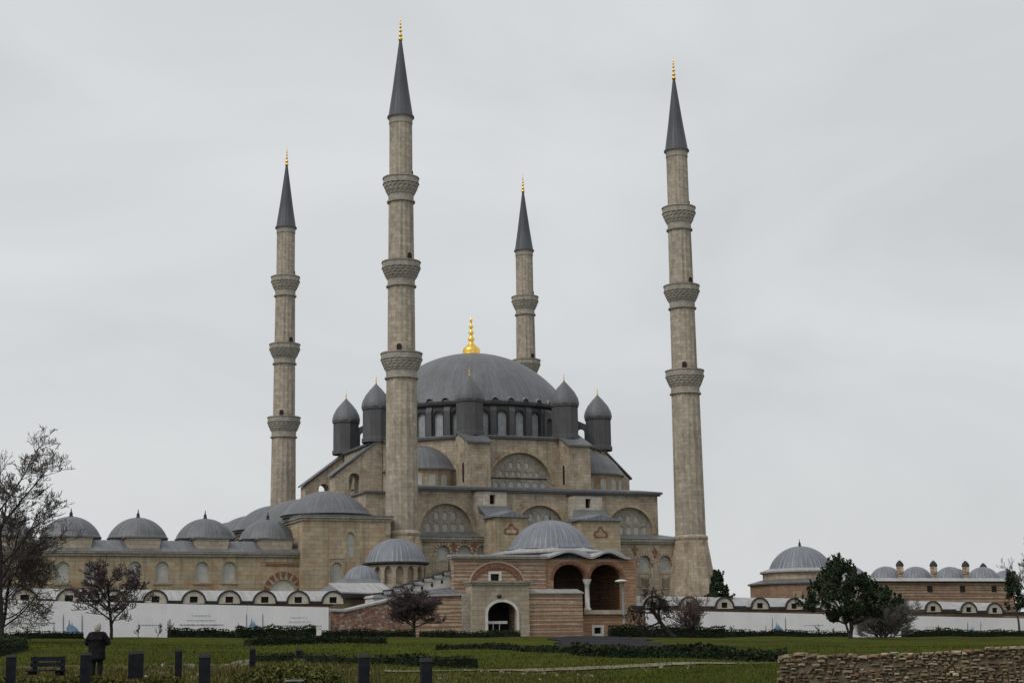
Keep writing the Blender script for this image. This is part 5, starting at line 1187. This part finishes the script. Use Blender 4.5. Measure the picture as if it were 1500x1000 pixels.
# ------------------------------------------------------------------ the person
def skin_mesh(name, verts, edges, radii, m, parent, sub=2):
    me = bpy.data.meshes.new(name); me.from_pydata(verts, edges, []); o = bpy.data.objects.new(name, me); COL.objects.link(o)
    md_ = o.modifiers.new('s', 'SKIN'); md_.use_smooth_shade = True
    for v, r in zip(me.skin_vertices[0].data, radii): v.radius = (r, r) if not isinstance(r, tuple) else r
    me.skin_vertices[0].data[0].use_root = True
    o.modifiers.new('u', 'SUBSURF').levels = sub; o.modifiers['u'].render_levels = sub
    dg = bpy.context.evaluated_depsgraph_get(); dg.update(); em = bpy.data.meshes.new_from_object(o.evaluated_get(dg)); em.name = name
    bpy.data.objects.remove(o); em.materials.clear(); em.materials.append(m)
    p = bpy.data.objects.new(name, em); COL.objects.link(p); p.parent = parent; return p
def person():
    q = at(142, 950, 50); x = q.x; z = g(x, 50)
    t = thing('person', 'person in a bulky black coat and pale cap, back turned, among dark posts', 'person', (x, 50, z), radians(-6))
    v = []; e = []; r = []
    def add(p, rad, par=None): v.append(p); r.append(rad); (e.append((par, len(v)-1)) if par is not None else None); return len(v)-1
    pel = add((0, 0, .93), .13); sp_ = add((0, 0, 1.12), .12, pel); chs = add((0, .01, 1.32), (.16, .12), sp_); nk = add((0, 0, 1.46), .055, chs)
    hd = add((0, .015, 1.55), (.07, .085), nk); hd2 = add((0, .01, 1.63), (.075, .092), hd); add((0, .0, 1.69), .05, hd2); add((0, .11, 1.565), .012, hd)
    for s_ in (-1, 1):
        add((s_*.085, 0, 1.57), .014, hd)
        sh = add((s_*.18, 0, 1.4), .06, chs); el = add((s_*.31, .02, 1.13), .045, sh); wr = add((s_*.13, .24, 1.17), .028, el); pm = add((s_*.07, .29, 1.2), (.035, .018), wr)
        for k in range(4):
            f1 = add((s_*(.045-.0*k), .315+.004*k, 1.225-.018*k), .0095, pm); f2 = add((s_*.018, .33-.003*k, 1.222-.018*k), .0085, f1); add((s_*.0+s_*.004, .31, 1.218-.018*k), .0075, f2)
        th = add((s_*.05, .26, 1.225), .011, wr); add((s_*.03, .275, 1.25), .009, th)
        hp = add((s_*.09, 0, .87), .095, pel); kn = add((s_*.105, .02, .49), .06, hp); an = add((s_*.105, -.02, .09), .04, kn); add((s_*.115, .12, .04), .035, an)
    skin_mesh('body', v, e, r, M['skin'], t)
    v.clear(); e.clear(); r.clear()
    a = add((0, 0, 1.0), (.28, .2)); add((0, -.01, .55), (.31, .23), add((0, -.01, .75), (.31, .23), a)); b_ = add((0, 0, 1.2), (.23, .18), a); c = add((0, 0, 1.36), (.21, .15), b_); add((0, -.01, 1.49), (.1, .09), c)
    for s_ in (-1, 1):
        sh = add((s_*.2, 0, 1.37), .115, c); el = add((s_*.37, .02, 1.1), .1, sh); add((s_*.17, .2, 1.15), .06, el)
    skin_mesh('coat', v, e, r, M['coat'], t)
    v.clear(); e.clear(); r.clear()
    a = add((0, 0, .9), (.17, .14))
    for s_ in (-1, 1): hp = add((s_*.1, 0, .8), .12, a); kn = add((s_*.115, .02, .48), .09, hp); add((s_*.115, -.01, .1), .075, kn)
    skin_mesh('trousers', v, e, r, M['trousers'], t)
    for s_ in (-1, 1):
        mb = MB(); mb.loft([(s_*.115-.05, -.1, -.01), (s_*.115+.05, -.1, -.01), (s_*.12+.045, .17, -.01), (s_*.12-.045, .17, -.01)], [(s_*.115-.04, -.08, .1), (s_*.115+.04, -.08, .1), (s_*.12+.03, .14, .05), (s_*.12-.03, .14, .05)]); mb.build('shoe', M['wood'], t)
    mb = MB(); mb.lathe(0, .005, [(.098, 1.53), (.108, 1.56), (.108, 1.62), (.1, 1.68), (.075, 1.73), (.035, 1.755), (.003, 1.76)], 20); mb.build('cap', M['cap'], t)
person()
